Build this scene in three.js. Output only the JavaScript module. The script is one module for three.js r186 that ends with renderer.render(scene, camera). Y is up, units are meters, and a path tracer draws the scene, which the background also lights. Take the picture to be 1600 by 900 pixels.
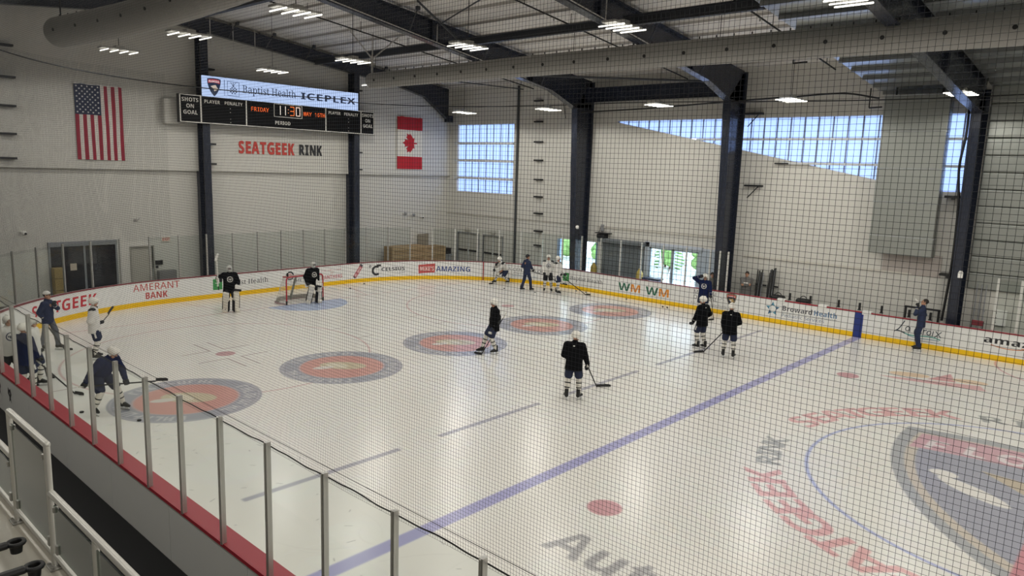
import * as THREE from 'three';
import { mergeGeometries } from 'three/addons/utils/BufferGeometryUtils.js';
import { RoundedBoxGeometry } from 'three/addons/geometries/RoundedBoxGeometry.js';
import { TextGeometry } from 'three/addons/geometries/TextGeometry.js';
import { FontLoader } from 'three/addons/loaders/FontLoader.js';
import { RectAreaLightUniformsLib } from 'three/addons/lights/RectAreaLightUniformsLib.js';
import { ImprovedNoise } from 'three/addons/math/ImprovedNoise.js';

// ------------------------------------------------------------ camera, sky, lights, exposure
// x runs along the rink from the end boards (x = 0), z across it (near boards z = +12.95), ice at y = 0
const scene = new THREE.Scene();
const camera = new THREE.PerspectiveCamera(43.14107, 16 / 9, 0.1, 400);
camera.rotation.order = 'YXZ';
camera.position.set(31.5965, 6.1953, 17.4231);
camera.rotation.set(-0.162319, 0.737637, 0.033002);
const renderer = new THREE.WebGLRenderer({ antialias: true });
renderer.toneMapping = THREE.LinearToneMapping;
renderer.toneMappingExposure = 2.12;
renderer.shadowMap.enabled = true;
scene.background = new THREE.Color().setRGB(2.5, 2.9, 3.6);       // overcast bright sky
RectAreaLightUniformsLib.init();
const LAMP_COLOR = new THREE.Color().setRGB(1.0, 0.97, 0.89), LAMP_POWER = 11;
const LAMP_ROWS = [[6.7, 10.0], [0.5, 10.0], [-5.0, 9.95], [-11.0, 9.13], [12.6, 10.0], [18.6, 9.6]];  // z, y
const LAMP_X = [1.8, 7.7, 13.95, 19.9, 25.65, 31.7, 37.7, 43.7, 49.7, 55.7];

// ------------------------------------------------------------ helpers
const V = (x, y, z) => new THREE.Vector3(x, y, z);
let seed = 12345;
const rnd = (a = 0, b = 1) => { seed = (seed * 1664525 + 1013904223) >>> 0; return a + (b - a) * seed / 4294967296; };
const taken = new Map();
const numbered = (n) => { const k = taken.get(n) || 0; taken.set(n, k + 1); return k ? n + '_' + String(k).padStart(3, '0') : n; };
const srgb = (h) => new THREE.Color(h);
function mat(color, rough = 0.7, metal = 0, extra = {}) { return new THREE.MeshPhysicalMaterial({ color: srgb(color), roughness: rough, metalness: metal, ...extra }); }
function put(o) { o.traverse((m) => { if (m.isMesh) { m.castShadow = true; m.receiveShadow = true; } }); return o; }
function part(name, geo, m, parent) {
  const g = Array.isArray(geo) ? join(geo) : geo;
  const o = new THREE.Mesh(g, m); o.name = name; o.castShadow = o.receiveShadow = true; parent.add(o); return o;
}
function join(list) { const l = list.map((g) => { const h = g.index ? g.toNonIndexed() : g; for (const k of Object.keys(h.attributes)) if (!['position', 'normal', 'uv'].includes(k)) h.deleteAttribute(k); return h; }); return l.length === 1 ? l[0] : mergeGeometries(l); }
function thing(name, label, category, pos = [0, 0, 0], turn = 0, group) {
  const o = new THREE.Group(); o.name = numbered(name); o.position.set(...pos); o.rotation.y = turn; o.userData = { label, category }; if (group) o.userData.group = group; scene.add(o); return o;
}
function solo(name, label, category, geo, m, group) { const o = part(numbered(name), geo, m, scene); o.userData = { label, category }; if (group) o.userData.group = group; return o; }
function struct(name, geo, m, label) { const o = geo ? part(name, geo, m, scene) : new THREE.Group(); o.name = name; if (!geo) scene.add(o); o.userData.kind = 'structure'; if (label) { o.userData.label = label; } return o; }
const bx = (x0, x1, y0, y1, z0, z1) => { const g = new THREE.BoxGeometry(Math.abs(x1 - x0), Math.abs(y1 - y0), Math.abs(z1 - z0)); g.translate((x0 + x1) / 2, (y0 + y1) / 2, (z0 + z1) / 2); return g; };
const rbx = (w, h, d, r, x = 0, y = 0, z = 0, s = 2) => { const g = new RoundedBoxGeometry(w, h, d, s, r); g.translate(x, y, z); return g; };
function along(a, b, geo) { // geo built along +y, centred, unit length 1
  const d = b.clone().sub(a), L = d.length(); const g = geo.clone(); g.scale(1, L, 1); g.applyQuaternion(new THREE.Quaternion().setFromUnitVectors(V(0, 1, 0), d.normalize())); g.translate((a.x + b.x) / 2, (a.y + b.y) / 2, (a.z + b.z) / 2); return g;
}
const rod = (a, b, r, n = 8, r2 = r) => along(a, b, new THREE.CylinderGeometry(r2, r, 1, n));
const bar = (a, b, w, d) => along(a, b, new THREE.BoxGeometry(w, 1, d));
function canvasTex(w, h, draw, srgbOn = true) { const c = document.createElement('canvas'); c.width = w; c.height = h; const x = c.getContext('2d'); draw(x, w, h); const t = new THREE.CanvasTexture(c); if (srgbOn) t.colorSpace = THREE.SRGBColorSpace; t.anisotropy = 8; return t; }
const noise = new ImprovedNoise();
function noiseTex(n, f, lo, hi, seedz, aniso = 1) { // tileable enough grain as grey DataTexture
  const d = new Uint8Array(n * n * 4);
  for (let j = 0; j < n; j++) for (let i = 0; i < n; i++) {
    const v = 0.5 + 0.5 * (0.6 * noise.noise(i / n * f, j / n * f * aniso, seedz) + 0.3 * noise.noise(i / n * f * 3.1, j / n * f * 3.1 * aniso, seedz + 4) + 0.2 * noise.noise(i / n * f * 9, j / n * f * 9 * aniso, seedz + 9));
    const k = Math.max(0, Math.min(255, Math.round(lo + (hi - lo) * v))); d.set([k, k, k, 255], (j * n + i) * 4);
  }
  const t = new THREE.DataTexture(d, n, n); t.magFilter = t.minFilter = THREE.LinearFilter; t.wrapS = t.wrapT = THREE.RepeatWrapping; t.needsUpdate = true; return t;
}
function worldUV(g, ax, ay, s = 1) { const p = g.attributes.position, u = new Float32Array(p.count * 2); const get = { x: (i) => p.getX(i), y: (i) => p.getY(i), z: (i) => p.getZ(i) }; for (let i = 0; i < p.count; i++) { u[2 * i] = get[ax](i) / s; u[2 * i + 1] = get[ay](i) / s; } g.setAttribute('uv', new THREE.BufferAttribute(u, 2)); return g; }

// ------------------------------------------------------------ rink outline
const R = 8.53, HW = 12.95, LX = 60.96, BH = 1.03;
function rinkAt(s, off = 0) { // s = 0 on the near boards at mid rink, running towards the end boards; off > 0 is outside the ice. returns [x, z, nx, nz] with n pointing at the ice
  const L1 = LX / 2 - R, A = R * Math.PI / 2, E = 2 * (HW - R);
  let x, z, nx, nz;
  if (s < L1) { x = LX / 2 - s; z = HW; nx = 0; nz = -1; }
  else if ((s -= L1) < A) { const a = s / R; nx = Math.sin(a); nz = -Math.cos(a); x = R - R * nx; z = HW - R - R * nz; }
  else if ((s -= A) < E) { x = 0; z = HW - R - s; nx = 1; nz = 0; }
  else if ((s -= E) < A) { const a = s / R; nx = Math.cos(a); nz = Math.sin(a); x = R - R * nx; z = -(HW - R) - R * nz; }
  else if ((s -= A) < 2 * L1) { x = R + s; z = -HW; nx = 0; nz = 1; }
  else if ((s -= 2 * L1) < A) { const a = s / R; nx = -Math.sin(a); nz = Math.cos(a); x = LX - R - R * nx; z = -(HW - R) - R * nz; }
  else if ((s -= A) < E) { x = LX; z = -(HW - R) + s; nx = -1; nz = 0; }
  else if ((s -= E) < A) { const a = s / R; nx = -Math.cos(a); nz = -Math.sin(a); x = LX - R - R * nx; z = HW - R - R * nz; }
  else { s -= A; x = LX - R - s; z = HW; nx = 0; nz = -1; }
  return [x - nx * off, z - nz * off, nx, nz];
}
const S_TOTAL = 4 * (LX / 2 - R) + 4 * (R * Math.PI / 2) + 4 * (HW - R);
// solid strip that follows the outline: cross-section corners (o = outwards offset, y), from s0 to s1
function strip(s0, s1, o0, o1, y0, y1, step = 0.5) {
  const n = Math.max(1, Math.ceil((s1 - s0) / step)), pos = [], idx = [], uv = [];
  for (let i = 0; i <= n; i++) {
    const s = s0 + (s1 - s0) * i / n, [xi, zi] = rinkAt(s, o0), [xo, zo] = rinkAt(s, o1);
    pos.push(xi, y0, zi, xi, y1, zi, xo, y1, zo, xo, y0, zo); for (const v of [y0, y1, y1, y0]) uv.push(s, v);
  }
  const quad = (a, b, c, d) => idx.push(a, b, c, a, c, d);
  for (let i = 0; i < n; i++) { const a = i * 4, b = a + 4; for (let k = 0; k < 4; k++) { const k2 = (k + 1) % 4; quad(a + k, a + k2, b + k2, b + k); } }
  quad(0, 3, 2, 1); const e = n * 4; quad(e, e + 1, e + 2, e + 3);
  let g = new THREE.BufferGeometry(); g.setAttribute('position', new THREE.Float32BufferAttribute(pos, 3)); g.setAttribute('uv', new THREE.Float32BufferAttribute(uv, 2)); g.setIndex(idx);
  g = g.toNonIndexed(); g.computeVertexNormals(); return g;
}
// print on the ice side of the boards: a thin sheet, u from left to right as seen from the ice
function sheet(s0, s1, y0, y1, off = -0.004) {
  const n = Math.max(1, Math.ceil((s1 - s0) / 0.25)), pos = [], idx = [], uv = [], nor = [];
  for (let i = 0; i <= n; i++) { const s = s0 + (s1 - s0) * i / n, [x, z, nx, nz] = rinkAt(s, off); pos.push(x, y0, z, x, y1, z); nor.push(nx, 0, nz, nx, 0, nz); uv.push(i / n, 0, i / n, 1); }
  for (let i = 0; i < n; i++) { const a = 2 * i; idx.push(a, a + 2, a + 1, a + 1, a + 2, a + 3); }
  const g = new THREE.BufferGeometry(); g.setAttribute('position', new THREE.Float32BufferAttribute(pos, 3)); g.setAttribute('normal', new THREE.Float32BufferAttribute(nor, 3)); g.setAttribute('uv', new THREE.Float32BufferAttribute(uv, 2)); g.setIndex(idx); return g;
}

// ------------------------------------------------------------ materials
const grain = noiseTex(256, 8, 90, 165, 1.3), fine = noiseTex(256, 24, 60, 195, 5.1);
const ribTex = canvasTex(256, 8, (x, w, h) => { for (let i = 0; i < w; i++) { const v = 128 + 70 * Math.sin(i / w * Math.PI * 2 * 4) ** 7; x.fillStyle = `rgb(${v | 0},${v | 0},${v | 0})`; x.fillRect(i, 0, 1, h); } }, false);
ribTex.wrapS = ribTex.wrapT = THREE.RepeatWrapping;
const wrinkle = noiseTex(256, 5, 0, 255, 8.8, 6);
const M = {
  wall: mat('#cbc9c2', 0.65, 0, { bumpMap: ribTex, bumpScale: 0.004 }),
  wallPlain: mat('#c6c2b8', 0.7),
  roof: mat('#dbd8d4', 0.75, 0, { bumpMap: grain, bumpScale: 0.02 }),
  purlin: mat('#b3b0ac', 0.6),
  steel: mat('#242936', 0.5, 0, { roughnessMap: fine }),
  strut: mat('#31353c', 0.5),
  silver: mat('#b4b8b8', 0.3, 0.92, { bumpMap: wrinkle, bumpScale: 0.012 }),
  silverBox: mat('#969994', 0.42, 0.7, { bumpMap: wrinkle, bumpScale: 0.006 }),
  duct: mat('#8f8e8a', 0.65),
  black: mat('#0d0e10', 0.5), dark: mat('#1c1d20', 0.7), rubber: mat('#15161a', 0.85, 0, { bumpMap: fine, bumpScale: 0.002 }),
  floor: mat('#55534f', 0.8, 0, { bumpMap: grain, bumpScale: 0.003 }),
  board: mat('#e4e4e2', 0.35), boardBack: mat('#d3d4d5', 0.45), capRed: mat('#a32033', 0.4), capPink: mat('#7d3038', 0.5), kick: mat('#eebf00', 0.45), lineBlue: mat('#22357c', 0.4), lineRed: mat('#8c2028', 0.4), seam: mat('#6f6c69', 0.7),
  alu: mat('#b9b8b4', 0.35, 0.75), aluWhite: mat('#cfcfca', 0.4, 0.2),
  glass: new THREE.MeshPhysicalMaterial({ color: srgb('#f6f8f7'), roughness: 0.03, transmission: 1, thickness: 0, ior: 1.3, specularIntensity: 0.45 }),
  railGlass: new THREE.MeshPhysicalMaterial({ color: srgb('#98a39d'), roughness: 0.12, transmission: 1, thickness: 0, ior: 1.5 }),
  skyPanel: new THREE.MeshPhysicalMaterial({ color: srgb('#c0cae0'), roughness: 1, transmission: 0.75, thickness: 0 }),
  white: mat('#e9e8e4', 0.5), red: mat('#b5202c', 0.4), net: mat('#22242a', 0.8), rope: mat('#1b1c1f', 0.8),
  door: mat('#b5b3ab', 0.55), doorGrey: mat('#8e9093', 0.55), roller: mat('#70757a', 0.55),
};
// ------------------------------------------------------------ ground, ice
struct('floor', bx(-3.3, 64, -0.25, -0.03, -14.5, 24), M.floor, 'dark concrete floor around the rink');
{
  const S = 58, IX = 35.2;
  const toPx = (x, z) => [x * S, (z + HW) * S];
  const draw = (x0, flip) => (c, w, h) => {
    c.fillStyle = '#e9e7e1'; c.fillRect(0, 0, w, h);
    const px = (x) => ((flip ? LX - x : x) - x0) * S, pz = (z) => (z + HW) * S;
    // cloudy flooding and old skate cuts in the ice
    for (let i = 0; i < 500; i++) { const a = rnd(0, w), b = rnd(0, h), r = rnd(20, 110); const g = c.createRadialGradient(a, b, 0, a, b, r); const t = rnd() > 0.5 ? '255,255,252' : '214,212,206'; g.addColorStop(0, `rgba(${t},0.10)`); g.addColorStop(1, `rgba(${t},0)`); c.fillStyle = g; c.fillRect(a - r, b - r, 2 * r, 2 * r); }
    c.lineCap = 'round';
    const circle = (x, z, r) => { c.beginPath(); c.arc(px(x), pz(z), r * S, 0, 7); };
    const lineX = (x, wd, col) => { c.strokeStyle = col; c.lineWidth = wd * S; c.lineCap = 'butt'; c.beginPath(); c.moveTo(px(x), 0); c.lineTo(px(x), h); c.stroke(); };
    const soft = () => {};
    soft(1.5);
    lineX(3.35, 0.05, 'rgba(190,110,115,0.5)');
    lineX(22.707, 0.305, '#aaa9d2');
    // crease
    c.fillStyle = '#b3c1dd'; c.beginPath(); c.arc(px(3.35), pz(0), 1.83 * S, -Math.PI / 2, Math.PI / 2, flip); c.closePath(); c.fill();
    // trapezoid behind the goal
    c.strokeStyle = 'rgba(180,120,125,0.45)'; c.lineWidth = 0.05 * S; for (const s of [-1, 1]) { c.beginPath(); c.moveTo(px(3.35), pz(3.35 * s)); c.lineTo(px(0), pz(4.27 * s)); c.stroke(); }
    for (const z of [-6.7, 6.7]) {
      c.strokeStyle = 'rgba(185,120,122,0.42)'; c.lineWidth = 0.06 * S; circle(9.45, z, 4.57); c.stroke();
      c.fillStyle = 'rgba(196,150,152,0.8)'; circle(9.45, z, 0.3); c.fill(); circle(24.38, z, 0.33); c.fillStyle = '#cb9ba0'; c.fill();
      c.strokeStyle = 'rgba(150,130,130,0.6)'; c.lineWidth = 0.05 * S;
      for (const a of [-1, 1]) for (const b of [-1, 1]) { c.beginPath(); c.moveTo(px(9.45 + a * 0.6 + a * 1.2), pz(z + b * 0.23)); c.lineTo(px(9.45 + a * 0.6), pz(z + b * 0.23)); c.lineTo(px(9.45 + a * 0.6), pz(z + b * 1.15)); c.stroke(); }
      for (const a of [-1, 1]) for (const b of [-1, 1]) { c.beginPath(); c.moveTo(px(9.45 + a * 0.85), pz(z + b * 4.57)); c.lineTo(px(9.45 + a * 0.85), pz(z + b * 5.2)); c.stroke(); }
    }
    // practice dashes
    c.strokeStyle = '#b0aeb8'; c.lineCap = 'butt'; c.lineWidth = 0.15 * S; for (const [a, b] of [[11.35, 7.68], [6.53, 2.92], [1.75, -1.9], [-2.98, -6.6], [-7.5, -11.15]]) { c.beginPath(); c.moveTo(px(19.56), pz(a)); c.lineTo(px(19.56), pz(b)); c.stroke(); }
    // five round emblems across the zone
    for (const z of [9.55, 4.77, 0, -4.77, -9.55]) {
      const X = px(13.12), Z = pz(z), r = 1.85 * S;
      c.fillStyle = '#a4a5ae'; circle(13.12, z, 1.85); c.fill();
      c.strokeStyle = '#b9b9bf'; c.lineWidth = 3; circle(13.12, z, 1.78); c.stroke();
      c.fillStyle = '#c6c5c8'; c.font = `bold ${0.34 * S}px sans-serif`; c.textAlign = 'center'; c.textBaseline = 'middle';
      const marks = 36; for (let i = 0; i < marks; i++) { if (i % 12 > 8) continue; const a = i / marks * Math.PI * 2 + 0.5; c.save(); c.translate(X + Math.cos(a) * r * 0.84, Z + Math.sin(a) * r * 0.84); c.rotate(a + Math.PI / 2); c.fillRect(-6, -9, 4, 18); c.fillRect(-6, (i % 3) * 7 - 9, 11, 4); if (i % 2) c.fillRect(2, -9, 4, 18); c.restore(); }
      c.fillStyle = '#cf9c95'; circle(13.12, z, 1.27); c.fill(); c.strokeStyle = '#c2aeb0'; c.lineWidth = 3; c.stroke();
      c.save(); c.translate(X, Z); c.rotate(-0.7); c.fillStyle = '#cbbfa6'; c.beginPath(); c.ellipse(0, -6, 42, 24, 0, 0, 7); c.fill(); c.fillStyle = '#d9d2bd'; c.beginPath(); c.ellipse(-10, -4, 22, 12, 0.4, 0, 7); c.fill(); c.fillStyle = '#d8d2cb'; c.beginPath(); c.ellipse(-30, 14, 18, 9, -0.5, 0, 7); c.fill(); c.restore();
    }
    if (!flip) {
      // mid-rink circle, ring lettering and crest
      c.strokeStyle = '#a9b0d8'; c.lineWidth = 0.07 * S; circle(30.48, 0, 4.57); c.stroke();
      const ring = (txt, a0, a1, col, size, rr) => { c.fillStyle = col; c.font = `bold ${size * S}px sans-serif`; c.textAlign = 'center'; c.textBaseline = 'middle'; for (let i = 0; i < txt.length; i++) { const a = (a0 + (a1 - a0) * (i + 0.5) / txt.length) * Math.PI / 180; c.save(); c.translate(px(30.48) + Math.cos(a) * rr * S, pz(0) + Math.sin(a) * rr * S); c.rotate(a + Math.PI / 2); c.scale(1.35, 1); c.fillText(txt[i], 0, 0); c.restore(); } };
      for (const t of [0, 180]) { ring('SEATGEEK', 188 + t, 240 + t, '#ddb0b0', 1.0, 5.45); ring('RINK', 246 + t, 274 + t, '#a8aaa9', 0.8, 5.4); }
      ring('RINK', 154, 173, '#a8aaa9', 0.72, 5.35); ring('SEATGEEK', 92, 150, '#ddb0b0', 1.05, 5.5);
      c.save(); c.translate(px(30.3), pz(0.1)); c.scale(S, S);
      const shield = (k) => { c.beginPath(); c.moveTo(-3.15 * k, -2.9 * k); c.quadraticCurveTo(0, -3.7 * k, 3.15 * k, -2.9 * k); c.quadraticCurveTo(3.3 * k, 1.2 * k, 0, 4.1 * k); c.quadraticCurveTo(-3.3 * k, 1.2 * k, -3.15 * k, -2.9 * k); c.fill(); };
      c.fillStyle = '#adaeb2'; shield(1); c.fillStyle = '#cdc4b8'; shield(0.9); c.fillStyle = '#a5a7b3'; shield(0.82);
      c.fillStyle = '#cfaab2'; c.beginPath(); c.moveTo(-2.75, -2.55); c.quadraticCurveTo(0, -3.3, 2.75, -2.55); c.lineTo(2.75, -1.35); c.quadraticCurveTo(0, -2.05, -2.75, -1.35); c.fill();
      c.fillStyle = '#e2d9da'; c.font = 'bold 1px sans-serif'; c.textAlign = 'center'; c.textBaseline = 'middle'; const word = 'FLORIDA'; for (let i = 0; i < 7; i++) c.fillText(word[i], -2.3 + i * 0.77, -2.05 - 0.3 * (1 - ((i - 3) / 3) ** 2));
      c.fillStyle = '#e6e4df'; c.beginPath(); c.ellipse(-1.1, 0.5, 0.8, 0.25, 0.5, 0, 7); c.fill(); c.beginPath(); c.ellipse(-1.75, -0.1, 0.28, 0.2, 0, 0, 7); c.fill(); c.fillStyle = '#c3b6a4'; c.beginPath(); c.moveTo(-1.2, -0.9); c.lineTo(1.8, -0.6); c.lineTo(1.2, 1.3); c.lineTo(0.1, 0.3); c.closePath(); c.fill(); c.fillStyle = '#dedcd9'; c.beginPath(); c.moveTo(0.2, 0.9); c.lineTo(1.1, 1.4); c.lineTo(0.5, 2.0); c.closePath(); c.fill();
      c.restore();
      lineX(30.48, 0.305, '#c98f97');
      // lettering by the near boards and an emblem beyond the far dot
      c.save(); c.translate(px(24.42), pz(8.62)); c.fillStyle = '#adabad'; c.font = `bold ${1.15 * S}px sans-serif`; c.textAlign = 'left'; c.textBaseline = 'alphabetic'; c.fillText('AutoNation', 0, 0); c.restore();
      c.save(); c.translate(px(26.5), pz(-8.6)); c.fillStyle = '#ddb3b3'; c.beginPath(); c.moveTo(-1.5, 0.95); c.lineTo(1.35, 0.35); c.lineTo(1.55, 0.75); c.lineTo(-1.2, 1.35); c.fill();
      c.scale(S, S); c.beginPath(); c.moveTo(-1.45, 1.05); c.lineTo(1.2, -0.05); c.lineTo(1.45, 0.5); c.lineTo(-0.9, 1.1); c.fill(); c.fillStyle = '#d8a2a4'; c.beginPath(); c.moveTo(-0.2, 0.35); c.lineTo(0.2, -0.95); c.lineTo(0.55, 0.1); c.fill(); c.fillStyle = '#e6cdb0'; c.beginPath(); c.ellipse(-0.75, 0.2, 0.6, 0.3, -0.4, 0, 7); c.fill(); c.beginPath(); c.ellipse(0.85, -0.35, 0.5, 0.28, -0.3, 0, 7); c.fill();
      c.restore();
      // half circle of the timekeepers' box on the far boards
      c.strokeStyle = 'rgba(200,140,150,0.8)'; c.lineWidth = 0.06 * S; circle(30.48, -HW, 3.05); c.stroke();
    }
    c.save(); c.globalAlpha = 0.34; for (const [a, b] of [[1.3, 0.6], [-1.3, 0.6], [0, -1.5]]) c.drawImage(c.canvas, a, b); c.restore();
    for (let i = 0; i < 900; i++) { c.strokeStyle = rnd() > 0.6 ? 'rgba(255,255,255,0.22)' : 'rgba(170,168,164,0.10)'; c.lineWidth = rnd(0.5, 1.3); const a = rnd(0, w), b = rnd(0, h), t = rnd(0, 6.3), l = rnd(15, 90), k = rnd(-25, 25); c.beginPath(); c.moveTo(a, b); c.quadraticCurveTo(a + Math.cos(t) * l / 2 - Math.sin(t) * k, b + Math.sin(t) * l / 2 + Math.cos(t) * k, a + Math.cos(t) * l, b + Math.sin(t) * l); c.stroke(); }
    for (let i = 0; i < 120; i++) { c.strokeStyle = 'rgba(60,60,66,0.35)'; c.lineWidth = 1; const a = rnd(13, 24) * S, b = (HW + rnd(9.5, 12.8)) * S, t = rnd(0, 6.3), l = rnd(2, 9); if (!flip && rnd() > 0.5) { c.beginPath(); c.moveTo(a, b); c.lineTo(a + Math.cos(t) * l, b + Math.sin(t) * l); c.stroke(); } }
  };
  const shape = (x0, x1, left) => { const s = new THREE.Shape(); if (left) { s.moveTo(x1, -HW); s.lineTo(x1, HW); s.lineTo(R, HW); s.absarc(R, HW - R, R, Math.PI / 2, Math.PI, false); s.lineTo(0, -HW + R); s.absarc(R, -HW + R, R, Math.PI, Math.PI * 1.5, false); s.closePath(); } else { s.moveTo(x0, HW); s.lineTo(x0, -HW); s.lineTo(LX - R, -HW); s.absarc(LX - R, -HW + R, R, -Math.PI / 2, 0, false); s.lineTo(LX, HW - R); s.absarc(LX - R, HW - R, R, 0, Math.PI / 2, false); s.closePath(); } return s; };
  const iceBump = noiseTex(512, 30, 100, 156, 3.7); iceBump.repeat.set(9, 7);
  const build = (left) => {
    const g = new THREE.ExtrudeGeometry(shape(IX, IX, left), { depth: 0.03, bevelEnabled: false, curveSegments: 24 }); g.rotateX(-Math.PI / 2); g.translate(0, -0.03, 0);
    const p = g.attributes.position, u = g.attributes.uv; for (let i = 0; i < p.count; i++) u.setXY(i, left ? p.getX(i) / IX : (p.getX(i) - IX) / (LX - IX), 1 - (p.getZ(i) + HW) / (2 * HW));
    const w = Math.round((left ? IX : LX - IX) * S), t = canvasTex(w, Math.round(2 * HW * S), (c, ww, h) => { draw(left ? 0 : IX, !left)(c, ww, h); });
    return [g, new THREE.MeshPhysicalMaterial({ map: t, roughness: 0.24, bumpMap: iceBump, bumpScale: 0.0012, ior: 1.38 })];
  };
  // the far half carries its own end-zone markings (drawn mirrored from its own end)
  const o = struct('ice_sheet', ...build(true), 'white ice of the rink with painted lines and emblems');
  const far = (() => { const b = build(false); return b; })();
  part('ice_section', far[0], far[1], o);
}

// ------------------------------------------------------------ boards
const boards = struct('dasher_boards', null, null, 'white rink boards with yellow kick strip, red cap and printed advertisements');
{
  const PL = 2.438;
  for (let s = 0; s < S_TOTAL - 0.1; s += PL) { const e = Math.min(S_TOTAL, s + PL); part('panel', strip(s + 0.004, e - 0.004, 0, 0.045, 0.0, BH - 0.02, 0.6), M.board, boards); part('back_panel', strip(s + 0.006, e - 0.006, 0.16, 0.19, 0.0, BH - 0.05, 0.6), M.boardBack, boards); part('kick_strip', strip(s + 0.003, e - 0.003, -0.012, 0, 0.0, 0.2, 0.6), M.kick, boards); }
  part('joint_core', strip(0, S_TOTAL, 0.05, 0.15, 0.0, BH - 0.06, 0.8), M.seam, boards);
  for (let s = 0; s < S_TOTAL - 0.1; s += PL * 2) { const nearSide = s < 23 || s > 150, bench = s > 63 && s < 80; part('cap_rail', strip(s, Math.min(S_TOTAL, s + PL * 2), -0.02, nearSide ? 0.26 : 0.1, BH - 0.02, BH + (nearSide ? 0.035 : 0.015), 0.5), nearSide || bench ? M.capRed : M.capPink, boards); if (!nearSide) part('back_ledge', strip(s, Math.min(S_TOTAL, s + PL * 2), 0.1, 0.2, BH - 0.03, BH, 0.5), M.boardBack, boards); }
  part('blue_line_panel', strip(71.58, 71.9, -0.016, 0, 0, BH - 0.02, 0.4), M.lineBlue, boards);
  part('goal_line_mark', strip(52.02, 52.08, -0.016, 0, 0, BH - 0.02, 0.4), M.lineRed, boards);
  // prints
  const ad = (s0, s1, y0, y1, draw) => { const k = 220, w = Math.round((s1 - s0) * k), h = Math.round((y1 - y0) * k); const t = canvasTex(w, h, (c) => { c.fillStyle = '#e4e4e2'; c.fillRect(0, 0, w, h); draw(c, w, h); }); part('advertisement', sheet(s0, s1, y0, y1), new THREE.MeshPhysicalMaterial({ map: t, roughness: 0.35 }), boards); };
  const word = (c, t, x, y, W, H, col, font = 'bold', fam = 'sans-serif', skew = 0, rot = 0) => { c.save(); c.font = `${font} ${Math.round(H * 1.38)}px ${fam}`; const m = c.measureText(t).width; c.translate(x, y); c.rotate(rot); c.transform(1, 0, skew, 1, 0, 0); c.scale(W / m, 1); c.fillStyle = col; c.textBaseline = 'alphabetic'; c.fillText(t, 0, 0); c.restore(); };
  const marks = (c, x, y, w, h, col) => { c.fillStyle = col; for (let u = x; u < x + w; u += h * 0.62) { if (rnd() < 0.16) continue; c.fillRect(u, y - h, h * 0.16, h); c.fillRect(u, y - h * rnd(0.2, 1), h * 0.42, h * 0.17); if (rnd() > 0.5) c.fillRect(u + h * 0.3, y - h * 0.7, h * 0.15, h * 0.7); } };
  ad(28.9, 32.3, 0.3, 1.0, (c, w, h) => { word(c, 'SEATGEEK', 8, h * 0.84, w * 0.93, h * 0.62, '#c2303a', 'bold', 'sans-serif', -0.08); });
  ad(33.65, 35.75, 0.24, 1.0, (c, w, h) => { word(c, 'AMERANT', 12, h * 0.45, w - 26, h * 0.38, '#b8463f', ''); word(c, 'BANK', w * 0.26, h * 0.93, w * 0.46, h * 0.36, '#b8403c'); });
  const baptist = (s0, s1, y0, y1) => ad(s0, s1, y0, y1, (c, w, h) => { c.fillStyle = '#3d8f4d'; c.fillRect(4, 4, h * 0.8, h - 8); c.fillStyle = '#e4e4e2'; c.fillRect(h * 0.22, h * 0.36, h * 0.4, 6); c.fillRect(h * 0.38, h * 0.2, 6, h * 0.5); word(c, 'Baptist Health', h * 0.98, h * 0.7, w - h * 1.05, h * 0.42, '#3b3c40', '', 'serif'); });
  baptist(37.15, 39.9, 0.35, 0.88);
  ad(40.7, 41.8, 0.3, 0.95, (c, w, h) => { c.strokeStyle = '#1d1e22'; c.lineWidth = 16; c.beginPath(); c.arc(w * 0.28, h * 0.4, h * 0.28, 0, 7); c.stroke(); c.fillStyle = '#c9a3a0'; c.beginPath(); c.arc(w * 0.28, h * 0.4, h * 0.18, 0, 7); c.fill(); word(c, 'aft', w * 0.5, h * 0.92, w * 0.36, h * 0.24, '#55575f', ''); });
  ad(42.75, 44.05, 0.3, 0.9, (c, w, h) => { marks(c, 4, h * 0.25, w - 12, h * 0.13, '#c58a8c'); word(c, 'of', w * 0.42, h * 0.5, w * 0.15, h * 0.18, '#b9767a', ''); word(c, 'PANTHERS', 4, h * 0.92, w - 10, h * 0.32, '#c4737a'); });
  ad(44.45, 45.5, 0.22, 0.98, (c, w, h) => { c.save(); c.translate(w * 0.5, h * 0.52); c.rotate(-0.95); c.fillStyle = '#b9656c'; c.fillRect(-78, -22, 156, 44); c.fillStyle = '#45464d'; c.fillRect(70, -26, 24, 40); c.fillRect(-88, -18, 14, 34); marks(c, -62, 14, 112, 28, '#e8dada'); c.restore(); });
  ad(45.6, 47.75, 0.25, 0.95, (c, w, h) => { c.strokeStyle = '#26272b'; c.lineWidth = 7; c.beginPath(); c.arc(20, h * 0.2, 11, 0, 7); c.stroke(); c.lineWidth = 25; c.beginPath(); c.arc(100, h * 0.54, 47, 0.9, 5.3); c.stroke(); c.fillStyle = '#26272b'; c.fillRect(104, 12, 54, 22); word(c, 'CELSIUS', w * 0.34, h * 0.6, w * 0.63, h * 0.27, '#303238'); marks(c, w * 0.78, h * 0.8, w * 0.19, h * 0.09, '#808288'); });
  ad(48.4, 51.4, 0.3, 0.9, (c, w, h) => { c.fillStyle = '#c1504e'; c.beginPath(); c.moveTo(8, h * 0.16); c.lineTo(w * 0.325, 4); c.lineTo(w * 0.315, h * 0.86); c.lineTo(10, h * 0.95); c.fill(); word(c, "MIKE'S", 26, h * 0.7, w * 0.26, h * 0.38, '#efdad6'); word(c, 'AMAZING', w * 0.34, h * 0.75, w * 0.64, h * 0.46, '#3d4f8c'); });
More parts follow.
